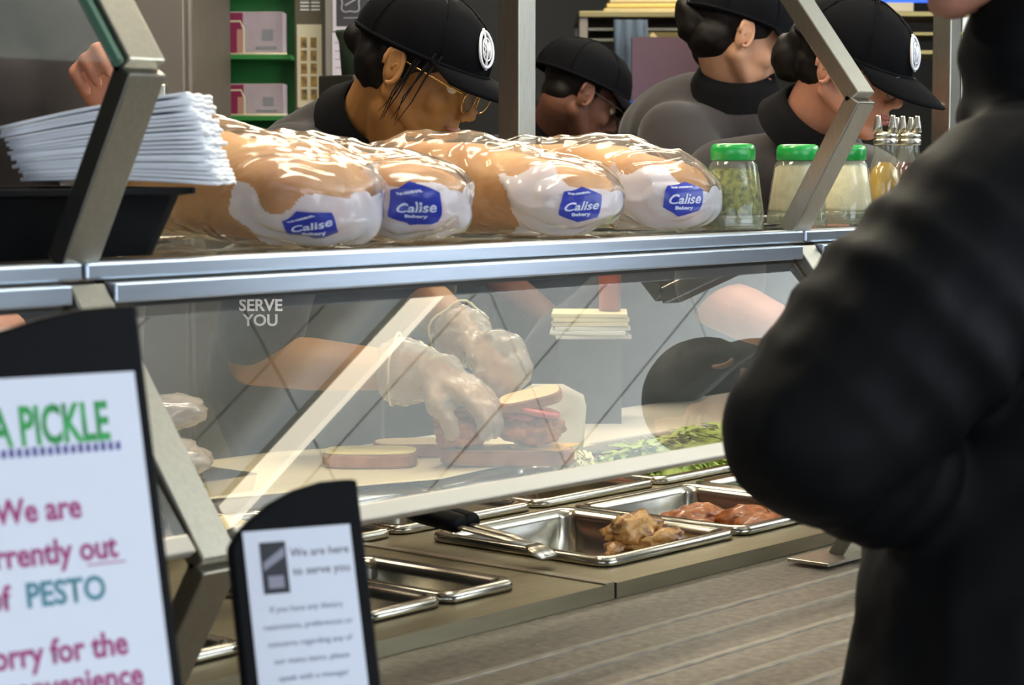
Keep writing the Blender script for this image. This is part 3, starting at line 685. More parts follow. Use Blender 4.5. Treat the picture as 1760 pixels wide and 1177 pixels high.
cruet(2.862, 1.70, oil, 'cruet of golden oil with steel spout nearest the shakers')
cruet(2.935, 1.70, vin, 'cruet of dark vinegar with steel spout beside the oil')
cruet(3.02, 1.76, vin, 'dark vinegar cruet half hidden by the jacket collar')
# napkin bin with fanned stack
NB = V((1.165, 1.755, ZR))
t = empty('napkin_bin', NB, 'low black plastic bin on the glass shelf holding the white napkins', 'bin')
R = [rrect(.235, .10, .02, .001), rrect(.255, .118, .02, .060), rrect(.268, .128, .02, .062), rrect(.268, .128, .02, .068), rrect(.250, .114, .02, .068), rrect(.226, .092, .02, .006)]
MB().rings(R).build('body', black_pl, t)
random.seed(9); nap0 = None; g = 8
nc = at(210, 300, 2.2); nc.z = ZR + .072
for i in range(20):
    f = i / 19
    if nap0 is None:
        P = [[V((-.095 + .19 * a / g, -.075 + .15 * b / g, .003 * math.sin(a / g * 3.1) + .001 * math.sin(b * 2))) for b in range(g + 1)] for a in range(g + 1)]
        n_ = g + 1
        nap0 = MB().add([p for r in P for p in r], [(a * n_ + b, (a + 1) * n_ + b, (a + 1) * n_ + b + 1, a * n_ + b + 1) for a in range(g) for b in range(g)]).build('napkin', napkin_m, fix=False, smooth=True)
        s_ = nap0.modifiers.new('s', 'SOLIDIFY'); s_.thickness = .0033; s_.offset = 1; o = nap0
    else: o = nap0.copy(); COL.objects.link(o)
    ang = -.02 + f * .20
    o.location = nc + Rv * (.010 - .022 * f + random.uniform(-.003, .003)) + V((0, 0, .0034 * i + .005 * f * f))
    o.rotation_euler = (random.uniform(-.01, .01), -ang, TH - rad(90) + random.uniform(-.05, .05))
    tag(o, 'lowest folded white napkin of the fanned stack in the black bin' if i == 0 else 'topmost folded white napkin of the fanned stack in the black bin' if i == 19 else 'folded white paper napkin inside the fanned stack, neither lowest nor topmost', 'napkin', 'white napkins fanned in the black bin')

# ================================================================ PEOPLE
Th = -V((Dv.x, Dv.y, 0)).normalized()          # horizontally towards the camera side
Zv = V((0, 0, 1)); DZ = V((0, 0, -.13))
def facing(yaw_from_right, down, roll=0):
    """head matrix: +X face, +Z crown; yaw 0 = facing along Rv (screen right), + turns towards the camera"""
    y = rad(yaw_from_right); F0 = Rv * math.cos(y) + Th * math.sin(y); L0 = Zv.cross(F0)
    F = F0 * math.cos(rad(down)) - Zv * math.sin(rad(down)); Up = F.cross(L0)
    M = Matrix((F, L0, Up)).transposed()
    if roll: M = M @ Matrix.Rotation(rad(roll), 3, 'X')
    return M
def hm(M3, c): M = M3.to_4x4(); M.translation = V(c); return M
def head_blob(B, M, k=1.0, ears=True):
    h = Blob()
    h.e((-.012, 0, .045), (.096, .076, .086)).e((.028, 0, -.01), (.064, .060, .080)).e((.045, 0, -.055), (.045, .048, .045))
    h.e((.068, 0, -.097), (.024, .026, .018))
    for s_ in (-1, 1):
        h.c((-.005, s_ * .055, -.045), .020, (.062, s_ * .014, -.094), .016)
        h.e((.060, s_ * .034, -.028), (.024, .024, .026)).c((.083, s_ * .012, .024), .010, (.066, s_ * .045, .020), .010)
        h.e((.105, s_ * .012, -.036), (.010, .008, .007))
        if ears:
            er = Matrix.Rotation(s_ * .35, 3, 'Z') @ Matrix.Rotation(.15, 3, 'Y')
            h.e((-.010, s_ * .080, -.004), (.019, .007, .033), er).c((-.024, s_ * .088, .015), .006, (-.008, s_ * .086, .027), .006).c((-.024, s_ * .088, .015), .006, (-.018, s_ * .085, -.020), .005)
    h.c((.088, 0, .012), .008, (.111, 0, -.024), .0105).e((.110, 0, -.030), (.013, .012, .009))
    h.e((.094, 0, -.060), (.010, .022, .006)).e((.091, 0, -.071), (.010, .019, .007)).c((.080, 0, -.050), .02, (.078, 0, -.075), .018)
    B.p += h.xf(M, k).p
def face_bits(M, par, lipc='a5605a', k=1.0):
    sk = [c for c in par.children if c.name.startswith('body')][0].data.materials[0]
    for s_ in (-1, 1):
        MB().tube([M @ V((-.010 + .0155 * math.cos(a) - .004 * math.sin(a), s_ * (.0895 + .004 * math.cos(a + 2.2)), -.002 + .029 * math.sin(a))) for a in [rad(q) for q in range(-100, 190, 24)]], [.003] + [.0042] * 11 + [.003], 8).build('ear_rim', sk, par, world=True, smooth=True)
        MB().tube([M @ V((-.004 + .006 * math.cos(a), s_ * .0865, -.010 + .012 * math.sin(a))) for a in [rad(q) for q in range(-60, 200, 26)]], .003, 8).build('ear_fold', sk, par, world=True, smooth=True)
    lm = mat('lips ' + lipc, lipc, .4)
    b = MB()
    for zz, th in ((-.0605, .0045), (-.0705, .0055)):
        b.rings([[M @ (V((.1035 - .9 * y * y * 22, y, zz)) * k + V((math.cos(a) * .003, 0, math.sin(a) * th * (1 - (y / .024) ** 2) ** .5 * .9)) * k) for a in [2 * math.pi * i / 8 for i in range(8)]] for y in [-.0235, -.018, -.009, 0, .009, .018, .0235]])
    b.build('lips', lm, par, world=True, smooth=True, label='closed lips')
    for s_ in (-1, 1):
        e = MB().lathe([(.0001, -.0125), (.008, -.0095), (.012, -.003), (.012, .003), (.008, .0095), (.0001, .0125)], 14)
        e.v = [tuple(M @ (V((.074, s_ * .032, .004)) * k + V(v) * k)) for v in e.v]; e.build('eye', mat('eye white', 'cfc8c0', .3), par, world=True, smooth=True)
        e = MB().lathe([(.0001, -.0135), (.0085, -.0105), (.0132, -.003), (.0134, .001)], 14)
        Rl = Matrix.Rotation(rad(180), 3, 'X')
        e.v = [tuple(M @ (V((.0745, s_ * .032, .0045)) * k + (Rl @ V(v)) * k)) for v in e.v]; e.build('eyelid', mat('eyelid', 'a87850', .5), par, world=True, smooth=True)
        MB().tube([M @ (V((x_, s_ * y_, z_)) * k) for x_, y_, z_ in ((.099, .014, .024), (.097, .030, .030), (.085, .050, .024))], [.0022, .003, .0015], 6).build('eyebrow', hair_m, par, world=True, smooth=True)
def glasses(M, par, m, k=1.0, r=.024):
    t = MB()
    for s_ in (-1, 1):
        c = V((.112, s_ * .033, -.002)); pts = [c + V((-.10 * abs(math.cos(a)) * r * .3, math.cos(a) * r * 1.12, math.sin(a) * r * .92)) for a in [2 * math.pi * i / 20 for i in range(21)]]
        t.tube([M @ (p * k) for p in pts], .0013 * k, 6, False)
        t.tube([M @ (V(p) * k) for p in ((.108, s_ * .060, .006), (.085, s_ * .078, .008), (.0, s_ * .082, .012), (-.025, s_ * .082, -.006))], .0014 * k, 6)
    t.tube([M @ (V(p) * k) for p in ((.112, -.010, .004), (.116, 0, .008), (.112, .010, .004))], .0013 * k, 6)
    g = t.build('glasses', m, par, world=True, smooth=True, label='thin wire-framed glasses')
    for s_ in (-1, 1):
        c = V((.112, s_ * .033, -.002))
        MB().rings([[M @ ((c + V((0, math.cos(a) * r * 1.1 * f, math.sin(a) * r * .9 * f))) * k) for a in [2 * math.pi * i / 20 for i in range(20)]] for f in (1, .02)], False, True).build('lens', MATS.get('lens film') or film('lens film', 'c8d8d8', .06, rough=.03, ior=1.6, gain=2), g, world=True, smooth=True, fix=False)
def cap(M, par, k=1.0, logo=True, strap=True, tilt=4, brimlen=.075, m=None, droop=.020, laz=0.):
    m = m or cap_m
    Mc = M @ Matrix.Rotation(rad(tilt), 4, 'Y'); A_, B_, C_ = .112, .088, .092; z0 = .032
    def cs(az, el, off=0.):
        return V(((A_ + off) * math.cos(el) * math.cos(az) - .008, (B_ + off) * math.cos(el) * math.sin(az), z0 + (C_ + off) * math.sin(el)))
    NS = 48; R = []
    for el, o_ in ((-.10, -.004), (-.10, 0), (0, 0), (.15, .001), (.35, .003), (.6, .004), (.85, .003), (1.1, 0), (1.3, -.001), (1.45, -.002), (1.55, -.002)):
        R.append([Mc @ (cs(2 * math.pi * i / NS, el, o_ + (-.0015 if i % 8 == 0 else .0005) + .0012 * math.sin(el * 9 + i)) * k) for i in range(NS)])
    cr = MB().rings(R, False, True).build('cap', m, par, world=True, smooth=True, label='black baseball cap'); so = cr.modifiers.new('s', 'SOLIDIFY'); so.thickness = .002
    MB().tube([Mc @ (cs(2 * math.pi * i / NS, -.04, .0008) * k) for i in range(NS + 1)], .0035 * k, 6, False).build('band', m, cr, world=True, smooth=True)
    for q in range(6):
        MB().tube([Mc @ (cs(q * math.pi / 3, e_, .0035 - .002 * (e_ > 1)) * k) for e_ in (0, .2, .5, .8, 1.1, 1.35, 1.5)], .0012 * k, 5).build('seam', m, cr, world=True)
    b = MB().lathe([(.007, 0), (.006, .004), (.001, .005)], 10); b.v = [tuple(Mc @ ((V(v) + V((-.008, 0, z0 + C_ - .001))) * k)) for v in b.v]; b.build('button', m, cr, world=True, smooth=True)
    rows = []
    for j in range(8):
        f = j / 7; row = []
        for i in range(21):
            az = (-1 + 2 * i / 20) * 1.12; w_ = math.cos(az / 1.12 * math.pi / 2) ** .55 if abs(i - 10) < 10 else 0
            p = cs(az, -.06, .0015); side = abs(p.y) / .085
            q = p + V((brimlen * f * w_, 0, -droop * f * w_ - .028 * side ** 2 * f * w_ ** .3 + .004 * math.sin(f * 3.1)))
            row.append(Mc @ (q * k))
        rows.append(row)
    br = MB().rings(rows, False, False, closed=False).build('brim', m, cr, world=True, smooth=True, fix=False); so = br.modifiers.new('s', 'SOLIDIFY'); so.thickness = .003; so.offset = 0
    if logo:
        el0 = .42
        def lp(a, b): return Mc @ (cs(laz + a / .11, el0 + b / .095, .0062) * k)
        lo = MB(); 
        for rr, th in ((.026, .0025), (.0165, .0012)):
            lo.tube([lp(rr * math.cos(t_) * .82, rr * math.sin(t_)) for t_ in [2 * math.pi * i / 28 for i in range(29)]], th * k, 6, False)
        lo.tube([lp(-.002, .030), lp(0, 0), lp(.002, -.030)], .0022 * k, 6)
        for dy in (-.008, .0, .008): lo.tube([lp(-.010, dy + .004), lp(-.006, dy), lp(-.009, dy - .004)], .0012 * k, 5)
        for dx in (.007, .011): lo.tube([lp(dx, .011), lp(dx, -.011)], .0012 * k, 5)
        lo.build('logo', white_m, cr, world=True, smooth=True, label='white round embroidered emblem')
    return cr
def hand(B, wrist, fwd, palm, thumb_side, curl=(.35, .5, .4), spread=.12, k=1.0, tcurl=.4):
    """palm + five fingers; fwd from wrist to knuckles, palm = direction the palm faces, thumb_side = +-1 along palm x fwd"""
    f = V(fwd).normalized(); n = V(palm); n = (n - f * n.dot(f)).normalized(); sd = n.cross(f) * thumb_side; w = V(wrist)
    h = Blob(); kn = []
    for i, o_ in enumerate((.030, .010, -.010, -.029)):
        b = w + f * ((.088, .092, .088, .080)[i] * k) + sd * (o_ * k); kn.append(b)
        h.c(w + f * .012 * k + sd * o_ * .7 * k, .017 * k, b, .0115 * k)
        L = (.072, .080, .074, .058)[i] * k; d = (f + sd * (o_ * spread / .03)).normalized(); p = b; r = .0098 * k; a = 0
        for q, (fr, cu) in enumerate(zip((.45, .30, .25), curl)):
            a += cu * (1 + .12 * i); dd = d * math.cos(a) + n * math.sin(a); p2 = p + dd * L * fr
            h.c(p, r, p2, r * .92); p = p2; r *= .92
    tb = w + f * .022 * k + sd * .026 * k + n * .006 * k; d1 = (f * .62 + sd * .72 + n * .25).normalized()
    t1 = tb + d1 * .042 * k; d2 = (f * .85 + sd * (.45 - tcurl) + n * (.2 + tcurl)).normalized(); t2 = t1 + d2 * .033 * k; t3 = t2 + (d2 + n * tcurl - sd * .1).normalized() * .026 * k
    h.c(tb, .016 * k, t1, .0125 * k).c(t1, .0122 * k, t2, .0105 * k).c(t2, .0105 * k, t3, .0088 * k)
    B.p += h.p; return h
def person(loc, label, group=None): return empty('person', loc, label, 'person', group)
def collar(par, c, axis, r, m=collar_m, h=.035, lean=V((0, 0, 0))):
    ax = V(axis).normalized(); a_ = ax.cross(V((0, 1, 0.1))).normalized(); b_ = ax.cross(a_)
    R = []
    for rr, hh in ((r * 1.18, -.012), (r * 1.10, h * .5), (r * 1.0, h), (r * 1.04, h + .004), (r * 1.22, h * .55), (r * 1.42, -.006)):
        R.append([V(c) + (a_ * math.cos(t_) + b_ * math.sin(t_)) * rr + ax * hh for t_ in [2 * math.pi * i / 28 for i in range(28)]])
    MB().rings(R, False, False).build('collar', m, par, world=True, smooth=True, label='black collar')
def trousers(par, hip, feet, m=None):
    B = Blob(); hip = V(hip)
    for s_, ft in zip((-1, 1), feet):
        ft = V(ft); kn = hip.lerp(ft, .52) + V((0, -.03, 0))
        B.chain([(hip + (ft - hip) * .06, .105), (kn, .068), (V((ft.x, ft.y, .11)), .052)])
    B.e(hip, (.15, .12, .12)).build('trousers', m or mat('black trousers', '18181a', .85), par, .02, 3)
    for ft in feet: Blob().c(V((ft[0], ft[1] + .03, .045)), .045, V((ft[0], ft[1] - .13, .035)), .035).build('shoe', mat('black shoe', '101010', .5), par, .012, 2)

# ---- 1: woman in cap making the sandwich
P1 = person((2.66, 2.84, 0), 'sandwich maker in black cap and wire glasses, clear-gloved hands on the sandwich')
hc = at(722, 118, 3.48)
M1 = hm(facing(20, 27), hc)
neck0 = at(640, 212, 3.60); shoR = at(500, 285, 3.58); shoL = at(700, 330, 3.95); chest = at(590, 400, 3.85); belly = at(505, 640, 3.92); hip = V((2.74, 2.84, .93))
elbR = at(435, 618, 3.55); wrR = at(728, 640, 3.50); elbL = at(728, 515, 3.82); wrL = at(808, 590, 3.66)
B = Blob(); head_blob(B, M1)
B.c(M1 @ V((-.035, 0, -.03)), .056, neck0, .060).c(M1 @ V((-.01, 0, -.075)), .046, neck0 + V((-.0, -.05, -.03)), .05).c(neck0, .06, chest.lerp(neck0, .6), .08)
B.chain([(shoR, .05), (elbR, .043), (elbR.lerp(wrR, .35), .044), (wrR, .029)]).chain([(shoL, .05), (elbL, .046), (elbL.lerp(wrL, .4), .042), (wrL, .028)])
B.c(chest.lerp(neck0, .6), .08, shoR, .05).c(chest.lerp(neck0, .6), .08, shoL, .05)
hbR = hand(B, wrR + (wrR - elbR).normalized() * .01, at(905, 722, 3.44) - wrR, V((.2, .1, -1)), 1, (.25, .45, .45), k=.95)
hbL = hand(B, wrL + (wrL - elbL).normalized() * .01, at(872, 650, 3.55) - wrL, V((-.3, -.6, -.5)), -1, (.5, .7, .5), k=.95)
B.build('body', skin1, P1, .0045, 3, rings=8)
face_bits(M1, P1)
hb = Blob().e((-.022, 0, .046), (.100, .083, .088)).e((-.05, 0, -.01), (.062, .070, .065)).e((-.025, -.074, .018), (.022, .014, .035)).e((-.025, .074, .018), (.022, .014, .035)).e((.03, -.062, .03), (.03, .016, .022)).e((.03, .062, .03), (.03, .016, .022)).e((-.11, 0, .0), (.035, .035, .03))
hb = hb.xf(M1).build('hair', hair_m, P1, .005, 2, disp=lambda p: fb(p, 60, .0025))
mb = MB()
random.seed(3)
for i in range(7):
    a = .02 + random.uniform(-.012, .02); yy = -.083 + random.uniform(-.004, .003)
    mb.tube([M1 @ V((a + .015, yy + .008, .045)), M1 @ V((a + .008, yy, .01)), M1 @ V((a - .002 + random.uniform(-.01, .01), yy - .004, -.04)), M1 @ V((a - .010 + random.uniform(-.008, .010), yy + .006, -.075 - random.uniform(0, .02)))], [.003, .0018, .001, .0004], 5)
mb.build('hair_strands', hair_m, hb, world=True)
cap(M1, P1, 1.05, tilt=-3, brimlen=.085, droop=.010, laz=-.22); glasses(M1, P1, gold_m)
# shirt
S = Blob(); S.c(chest, .15, belly, .165).c(belly, .165, hip, .15).c(chest.lerp(neck0, .45), .11, chest, .15).c(chest.lerp(neck0, .5), .095, shoR, .078).c(chest.lerp(neck0, .5), .095, shoL, .078)
S.c(neck0 + V((-.01, .03, -.05)), .085, chest, .14).c(at(515, 268, 3.68), .072, at(612, 205, 3.67), .062)
S.chain([(shoR, .08), (shoR.lerp(elbR, .5), .080), (shoR.lerp(elbR, .86), .076)]).chain([(shoL, .08), (shoL.lerp(elbL, .85), .074)])
sh1 = S.build('polo_shirt', shirt_m, P1, .009, 4, disp=lambda p: fb(p, 7, .012) + fb(p, 16, .005))
collar(P1, neck0 + (M1.translation - neck0).normalized() * -.02, (M1.translation - neck0), .068, h=.05)
# lettering on the sleeve
so = shoR.lerp(elbR, .80); sd = (elbR - shoR).normalized()
tn_ = (C0 - so).normalized(); ta = (Rv - tn_ * Rv.dot(tn_)).normalized(); tb = tn_.cross(ta)
for i, s_ in enumerate(('HERE TO', 'SERVE', 'YOU')):
    def mp(a, b, i=i):
        aa = a; return so + ta * (aa * 1.0) + tb * (b + .040 - i * .024) + tn_ * ((.02 if i < 2 else 0) + math.sqrt(max(.0001, .090 ** 2 - aa * aa)) + .014)
    o = text('shirt_lettering', s_, .026, 0, 0, 0, 0, white_m, None, mapf=mp, bold=.0006)
    o.data.transform(Matrix.Translation(-totloc(sh1))); o.parent = sh1
# gloves: loose clear film
glove_m = film('loose clear glove', 'e6dcc8', .38, rough=.22, ior=1.45, gain=1.5, bump=.9, bscale=45, trans=.3)
for hbb, wr, el, cf in ((hbR, wrR, elbR, .058), (hbL, wrL, elbL, .055)):
    G = hbb.inflate(.0055); d = (wr - el).normalized()
    G.c(wr + d * .03, .036, wr - d * .03, cf)
    if hbb is hbL: G.e(at(858, 612, 3.60), (.048, .05, .045)).e(at(880, 632, 3.58), (.034, .04, .034))
    G.build('glove', glove_m, P1, .0055, 2, label='loose clear food glove', disp=lambda p: fb(p, 30, .005) + fb(p, 70, .003))
    # open rolled cuff rim
    c_ = wr - d * (.045 if hbb is hbR else .05); a_ = d.cross(Zv).normalized(); b_ = a_.cross(d)
    MB().tube([c_ + (a_ * math.cos(t_) + b_ * math.sin(t_)) * (cf + .004 * math.sin(5 * t_)) for t_ in [2 * math.pi * i / 30 for i in range(31)]], .0022, 6, False).build('glove_cuff', mat('glove rim', 'e0d4a8', .5), P1, world=True, smooth=True)
trousers(P1, hip, [(2.62, 2.88, 0), (2.86, 2.88, 0)])

# ---- 2: man in cap, head bowed, seen from behind
P2 = person((4.05, 3.75, 0), 'man in a plain black cap, head bowed, just right of the steel post')
hc = at(998, 165, 5.25); M2 = hm(facing(-14, 30), hc)
B = Blob(); head_blob(B, M2); nk = at(955, 225, 5.35); B.c(M2 @ V((-.03, 0, -.03)), .06, nk, .065)
sA = at(850, 290, 5.3); sB = at(1090, 300, 5.6); ch = at(960, 380, 5.5); hp = V((ch.x, ch.y, .95))
eA = at(860, 480, 5.2); wA = at(960, 560, 5.0); eB = at(1110, 480, 5.5); wB = at(1060, 570, 5.1)
B.c(nk, .065, ch, .08).c(nk + DZ, .05, sA, .045).c(nk + DZ, .05, sB, .045).chain([(sA, .05), (eA, .042), (wA, .03)]).chain([(sB, .05), (eB, .042), (wB, .03)])
hand(B, wA, at(1010, 590, 4.95) - wA, (0, 0, -1), 1); hand(B, wB, at(1020, 600, 5.0) - wB, (0, 0, -1), -1)
B.build('body', skin2, P2, .006, 3); face_bits(M2, P2, '7a4a44')
Blob().e((-.02, 0, .038), (.094, .079, .080)).e((-.05, 0, -.02), (.046, .062, .04)).xf(M2).build('hair', hair_m, P2, .006, 2)
cap(M2, P2, 1.10, logo=False, tilt=-7); glasses(M2, P2, dark_steel)
S = Blob().c(nk + V((0, 0, -.08)), .09, ch, .17).c(ch, .17, hp, .16).c(nk + V((0, 0, -.06)), .07, sA, .085).c(nk + V((0, 0, -.06)), .07, sB, .085).c(sA, .085, sA.lerp(eA, .8), .075).c(sB, .085, sB.lerp(eB, .8), .075)
S.build('polo_shirt', shirt_m, P2, .011, 4, disp=lambda p: fb(p, 7, .012)); collar(P2, nk, (M2.translation - nk), .072)
trousers(P2, hp, [(hp.x - .1, hp.y, 0), (hp.x + .12, hp.y, 0)])

# ---- 3: woman with bun, broad back
P3 = person((3.95, 2.95, 0), 'worker with a dark hair bun above a black cap, turned away, broad grey back')
hc = at(1268, 62, 4.62); M3 = hm(facing(-12, 22), hc)
B = Blob(); head_blob(B, M3); nk = at(1262, 150, 4.68); B.c(M3 @ V((-.03, 0, -.03)), .056, nk, .06)
sA = at(1165, 245, 4.62); sB = at(1420, 270, 5.0); ch = at(1240, 300, 4.78); hp = V((ch.x + .12, 2.97, .95))
eA = at(1210, 470, 4.4); wA = at(1360, 585, 4.2); eB = at(1480, 480, 4.9); wB = at(1500, 600, 4.6)
B.c(nk, .06, ch, .08).c(nk + DZ, .05, sA, .045).c(nk + DZ, .05, sB, .045).chain([(sA, .05), (eA, .054), (eA.lerp(wA, .3), .052), (wA, .033)]).chain([(sB, .05), (eB, .045), (wB, .03)])
hand(B, wA, at(1430, 640, 4.15) - wA, (0, 0, -1), 1); hand(B, wB, at(1540, 650, 4.5) - wB, (0, 0, -1), -1)
B.build('body', skin3, P3, .006, 3); face_bits(M3, P3)
Blob().e((-.02, 0, .045), (.100, .084, .086)).e((-.05, 0, -.022), (.055, .070, .055)).xf(M3).build('hair', hair_m, P3, .006, 2, disp=lambda p: fb(p, 50, .003))
Blob().e(at(1200, 38, 4.62), (.048, .048, .055)).e(at(1222, 52, 4.6), (.04, .04, .045)).e(at(1190, 22, 4.62), (.04, .04, .04)).e(at(1225, 85, 4.64), (.045, .045, .045)).build('hair_bun', hair_m, P3, .006, 2, disp=lambda p: fb(p, 40, .006))
cap(M3, P3, 1.06, logo=False, tilt=-4)
S = Blob().c(nk + V((0, 0, -.10)), .10, ch, .19).e(at(1210, 235, 4.8), (.20, .20, .15)).c(ch, .19, hp, .18).c(nk + V((0, 0, -.10)), .08, sA, .09).c(nk + V((0, 0, -.08)), .08, sB, .09).c(sA, .095, sA.lerp(eA, .75), .085).c(sB, .09, sB.lerp(eB, .8), .08)
S.build('polo_shirt', shirt2_m, P3, .011, 4, disp=lambda p: fb(p, 6, .014)); collar(P3, nk + V((0, 0, -.01)), (M3.translation - nk), .075, h=.05)
trousers(P3, hp, [(hp.x - .1, hp.y, 0), (hp.x + .12, hp.y, 0)])

# ---- 4: woman in cap with round emblem, glasses
P4 = person((3.55, 2.90, 0), 'worker in a black cap with a white emblem looking down behind the green-lidded shakers')
hc = at(1462, 118, 4.0); M4 = hm(facing(34, 20), hc)
B = Blob(); head_blob(B, M4); nk = at(1385, 225, 4.10); B.c(M4 @ V((-.035, 0, -.035)), .054, nk, .058).c(nk, .058, nk + V((0, 0, -.1)), .09)
sA = at(1240, 320, 4.15); sB = at(1500, 330, 4.45); ch = at(1345, 400, 4.35); hp = V((ch.x - .03, 2.88, .95))
eA = at(1235, 520, 4.0); wA = at(1400, 590, 3.8); eB = at(1560, 520, 4.2); wB = at(1560, 640, 3.9)
B.c(nk, .06, ch, .08).c(nk + DZ, .05, sA, .045).c(nk + DZ, .05, sB, .045).chain([(sA, .05), (eA, .050), (eA.lerp(wA, .3), .050), (wA, .032)]).chain([(sB, .05), (eB, .045), (wB, .03)])
hand(B, wA, at(1470, 650, 3.75) - wA, (0, 0, -1), 1); hand(B, wB, at(1560, 690, 3.8) - wB, (0, 0, -1), -1)
B.build('body', skin4, P4, .005, 3); face_bits(M4, P4, 'a85a58')
Blob().e((-.022, 0, .042), (.100, .083, .086)).e((-.05, 0, -.01), (.06, .070, .055)).e((.03, -.062, .03), (.03, .016, .022)).e((.03, .062, .03), (.03, .016, .022)).xf(M4).build('hair', hair_m, P4, .005, 2, disp=lambda p: fb(p, 50, .003))
Blob().e(at(1362, 98, 4.05), (.042, .042, .048)).e(at(1380, 70, 4.03), (.035, .035, .035)).build('hair_bun', hair_m, P4, .006, 2, disp=lambda p: fb(p, 40, .005))
cap(M4, P4, 1.08, tilt=5, brimlen=.08); glasses(M4, P4, dark_steel)
S = Blob().c(nk + V((0, .03, -.10)), .10, ch, .17).c(ch, .17, hp, .17).c(nk + V((0, .02, -.07)), .075, sA, .09).c(nk + V((0, 0, -.08)), .08, sB, .09).c(sA, .09, sA.lerp(eA, .82), .084).c(sB, .09, sB.lerp(eB, .8), .08)
S.build('polo_shirt', shirt2_m, P4, .009, 4, disp=lambda p: fb(p, 7, .012)); collar(P4, nk + V((0, 0, -.0)), (M4.translation - nk), .072, h=.05)
trousers(P4, hp, [(hp.x - .1, hp.y, 0), (hp.x + .12, hp.y, 0)])

# ---- 5: worker at the far left behind the napkins
P5 = person((1.75, 2.75, 0), 'worker in a charcoal shirt at the left edge, hand raised behind the white napkins')
sB = at(150, 120, 3.25); sA = at(-120, 60, 3.3); ch = at(50, 260, 3.3); hp = V((ch.x, ch.y, .95)); nk = at(20, -60, 3.3); hd = nk + V((.02, -.05, .17))
M5 = hm(facing(-60, 20), hd)
B = Blob(); head_blob(B, M5); B.c(M5 @ V((-.03, 0, -.03)), .058, nk, .062).c(nk, .06, ch, .08).c(nk + DZ, .05, sA, .045).c(nk + DZ, .05, sB, .045)
eB = at(215, 380, 3.05); wB = at(205, 185, 2.95); eA = at(-190, 380, 3.1); wA = at(-60, 520, 2.85)
B.chain([(sB, .05), (eB, .044), (wB, .030)]).chain([(sA, .05), (eA, .044), (wA, .03)])
hand(B, wB, at(165, 110, 2.9) - wB, V((0, -.4, -.6)) + Th * -.3, -1, (.8, .9, .6)); hand(B, wA, at(0, 560, 2.8) - wA, (0, 0, -1), 1)
B.build('body', skin4, P5, .006, 3); face_bits(M5, P5)
Blob().e((-.022, 0, .045), (.102, .084, .088)).xf(M5).build('hair', hair_m, P5, .007, 2); cap(M5, P5, 1.06, logo=False)
S = Blob().c(nk + V((0, 0, -.1)), .10, ch, .18).c(ch, .18, hp, .17).c(nk + V((0, 0, -.08)), .08, sA, .09).c(nk + V((0, 0, -.08)), .08, sB, .09).c(sB, .09, sB.lerp(eB, .82), .078).c(sA, .09, sA.lerp(eA, .8), .08)
S.build('polo_shirt', shirt2_m, P5, .011, 4, disp=lambda p: fb(p, 7, .014)); collar(P5, nk, (M5.translation - nk), .072)
trousers(P5, hp, [(hp.x - .1, hp.y, 0), (hp.x + .12, hp.y, 0)])

# ---- customer in the black puffer jacket
jack_m = mat('black quilted nylon', '08090b', .66, spec=.16, bump=.25, bscale=24)
P6 = person((1.60, .80, 0), 'customer in a black quilted puffer jacket standing at the counter, elbow bent')
nk = at(1800, 120, 1.92); hd = nk + V((-.02, .02, .168)) - Rv * .01; M6 = hm(facing(168, 10), hd)
sh = at(1735, 375, 1.80); el = at(1412, 728, 1.78); wr = at(1568, 845, 1.86); ch = at(1880, 420, 1.98); hp = at(1790, 900, 1.91); hp2 = V((hp.x, hp.y, .95))
shR = sh + (ch - sh) * 2.0 + V((0, 0, .02)); elR = at(2010, 740, 1.78); wrR_ = at(1900, 930, 1.84)
B = Blob(); head_blob(B, M6); B.c(M6 @ V((-.03, 0, -.03)), .058, nk, .062).c(nk, .06, ch, .08).c(nk + DZ, .05, sh, .045).c(nk + DZ, .05, shR, .045).chain([(sh, .05), (el, .045), (wr, .032)]).chain([(shR, .05), (elR, .045), (wrR_, .03)])
hand(B, wr, at(1640, 870, 1.93) - wr, Rv, 1, (.6, .7, .5), k=.85); hand(B, wrR_, V((0, 0, -1)), Th * -1, -1, (.3, .3, .3), k=.9)
B.build('body', skin4, P6, .006, 3); face_bits(M6, P6)
Blob().e((-.03, 0, .045), (.105, .086, .092)).e((-.07, 0, -.03), (.045, .07, .08)).xf(M6).build('hair', hair_m, P6, .007, 2)
def puff(J, pts, n, squash=.62):
    """stack of soft baffles along a path"""
    L = [0]
    for (a, ra), (b, rb) in zip(pts[:-1], pts[1:]): L.append(L[-1] + (V(b) - V(a)).length)
    for i in range(n):
        s_ = L[-1] * (i + .5) / n
        for j in range(len(L) - 1):
            if L[j] <= s_ <= L[j + 1] + 1e-6: break
        f = (s_ - L[j]) / (L[j + 1] - L[j]); a, ra = pts[j]; b, rb = pts[j + 1]; p = V(a).lerp(V(b), f); r = ra + (rb - ra) * f
        d = (V(b) - V(a)).normalized(); u = d.cross(V((.3, .9, .2))).normalized(); v_ = d.cross(u)
        M = Matrix((u, v_, d)).transposed(); J.e(p, (r, r, L[-1] / n * squash), M)
J = Blob()
arm = [(sh + V((0, 0, .0)), .094), (sh.lerp(el, .45), .104), (el, .085)]
puff(J, arm, 5, .80); J.chain([(sh, .090), (sh.lerp(el, .5), .095), (el, .082)])
J.e(el + V((0, 0, -.012)), (.078, .078, .072)); fa = [(el + V((0, 0, -.012)), .074), (el.lerp(wr, .5), .072), (el.lerp(wr, .9), .060)]
puff(J, fa, 3, .85); J.c(el, .074, el.lerp(wr, .9), .055)
tor = [(nk + V((0, 0, -.05)), .085), (ch, .165), (V((hp.x, hp.y, 1.0)), .165), (V((hp.x, hp.y, .55)), .26)]
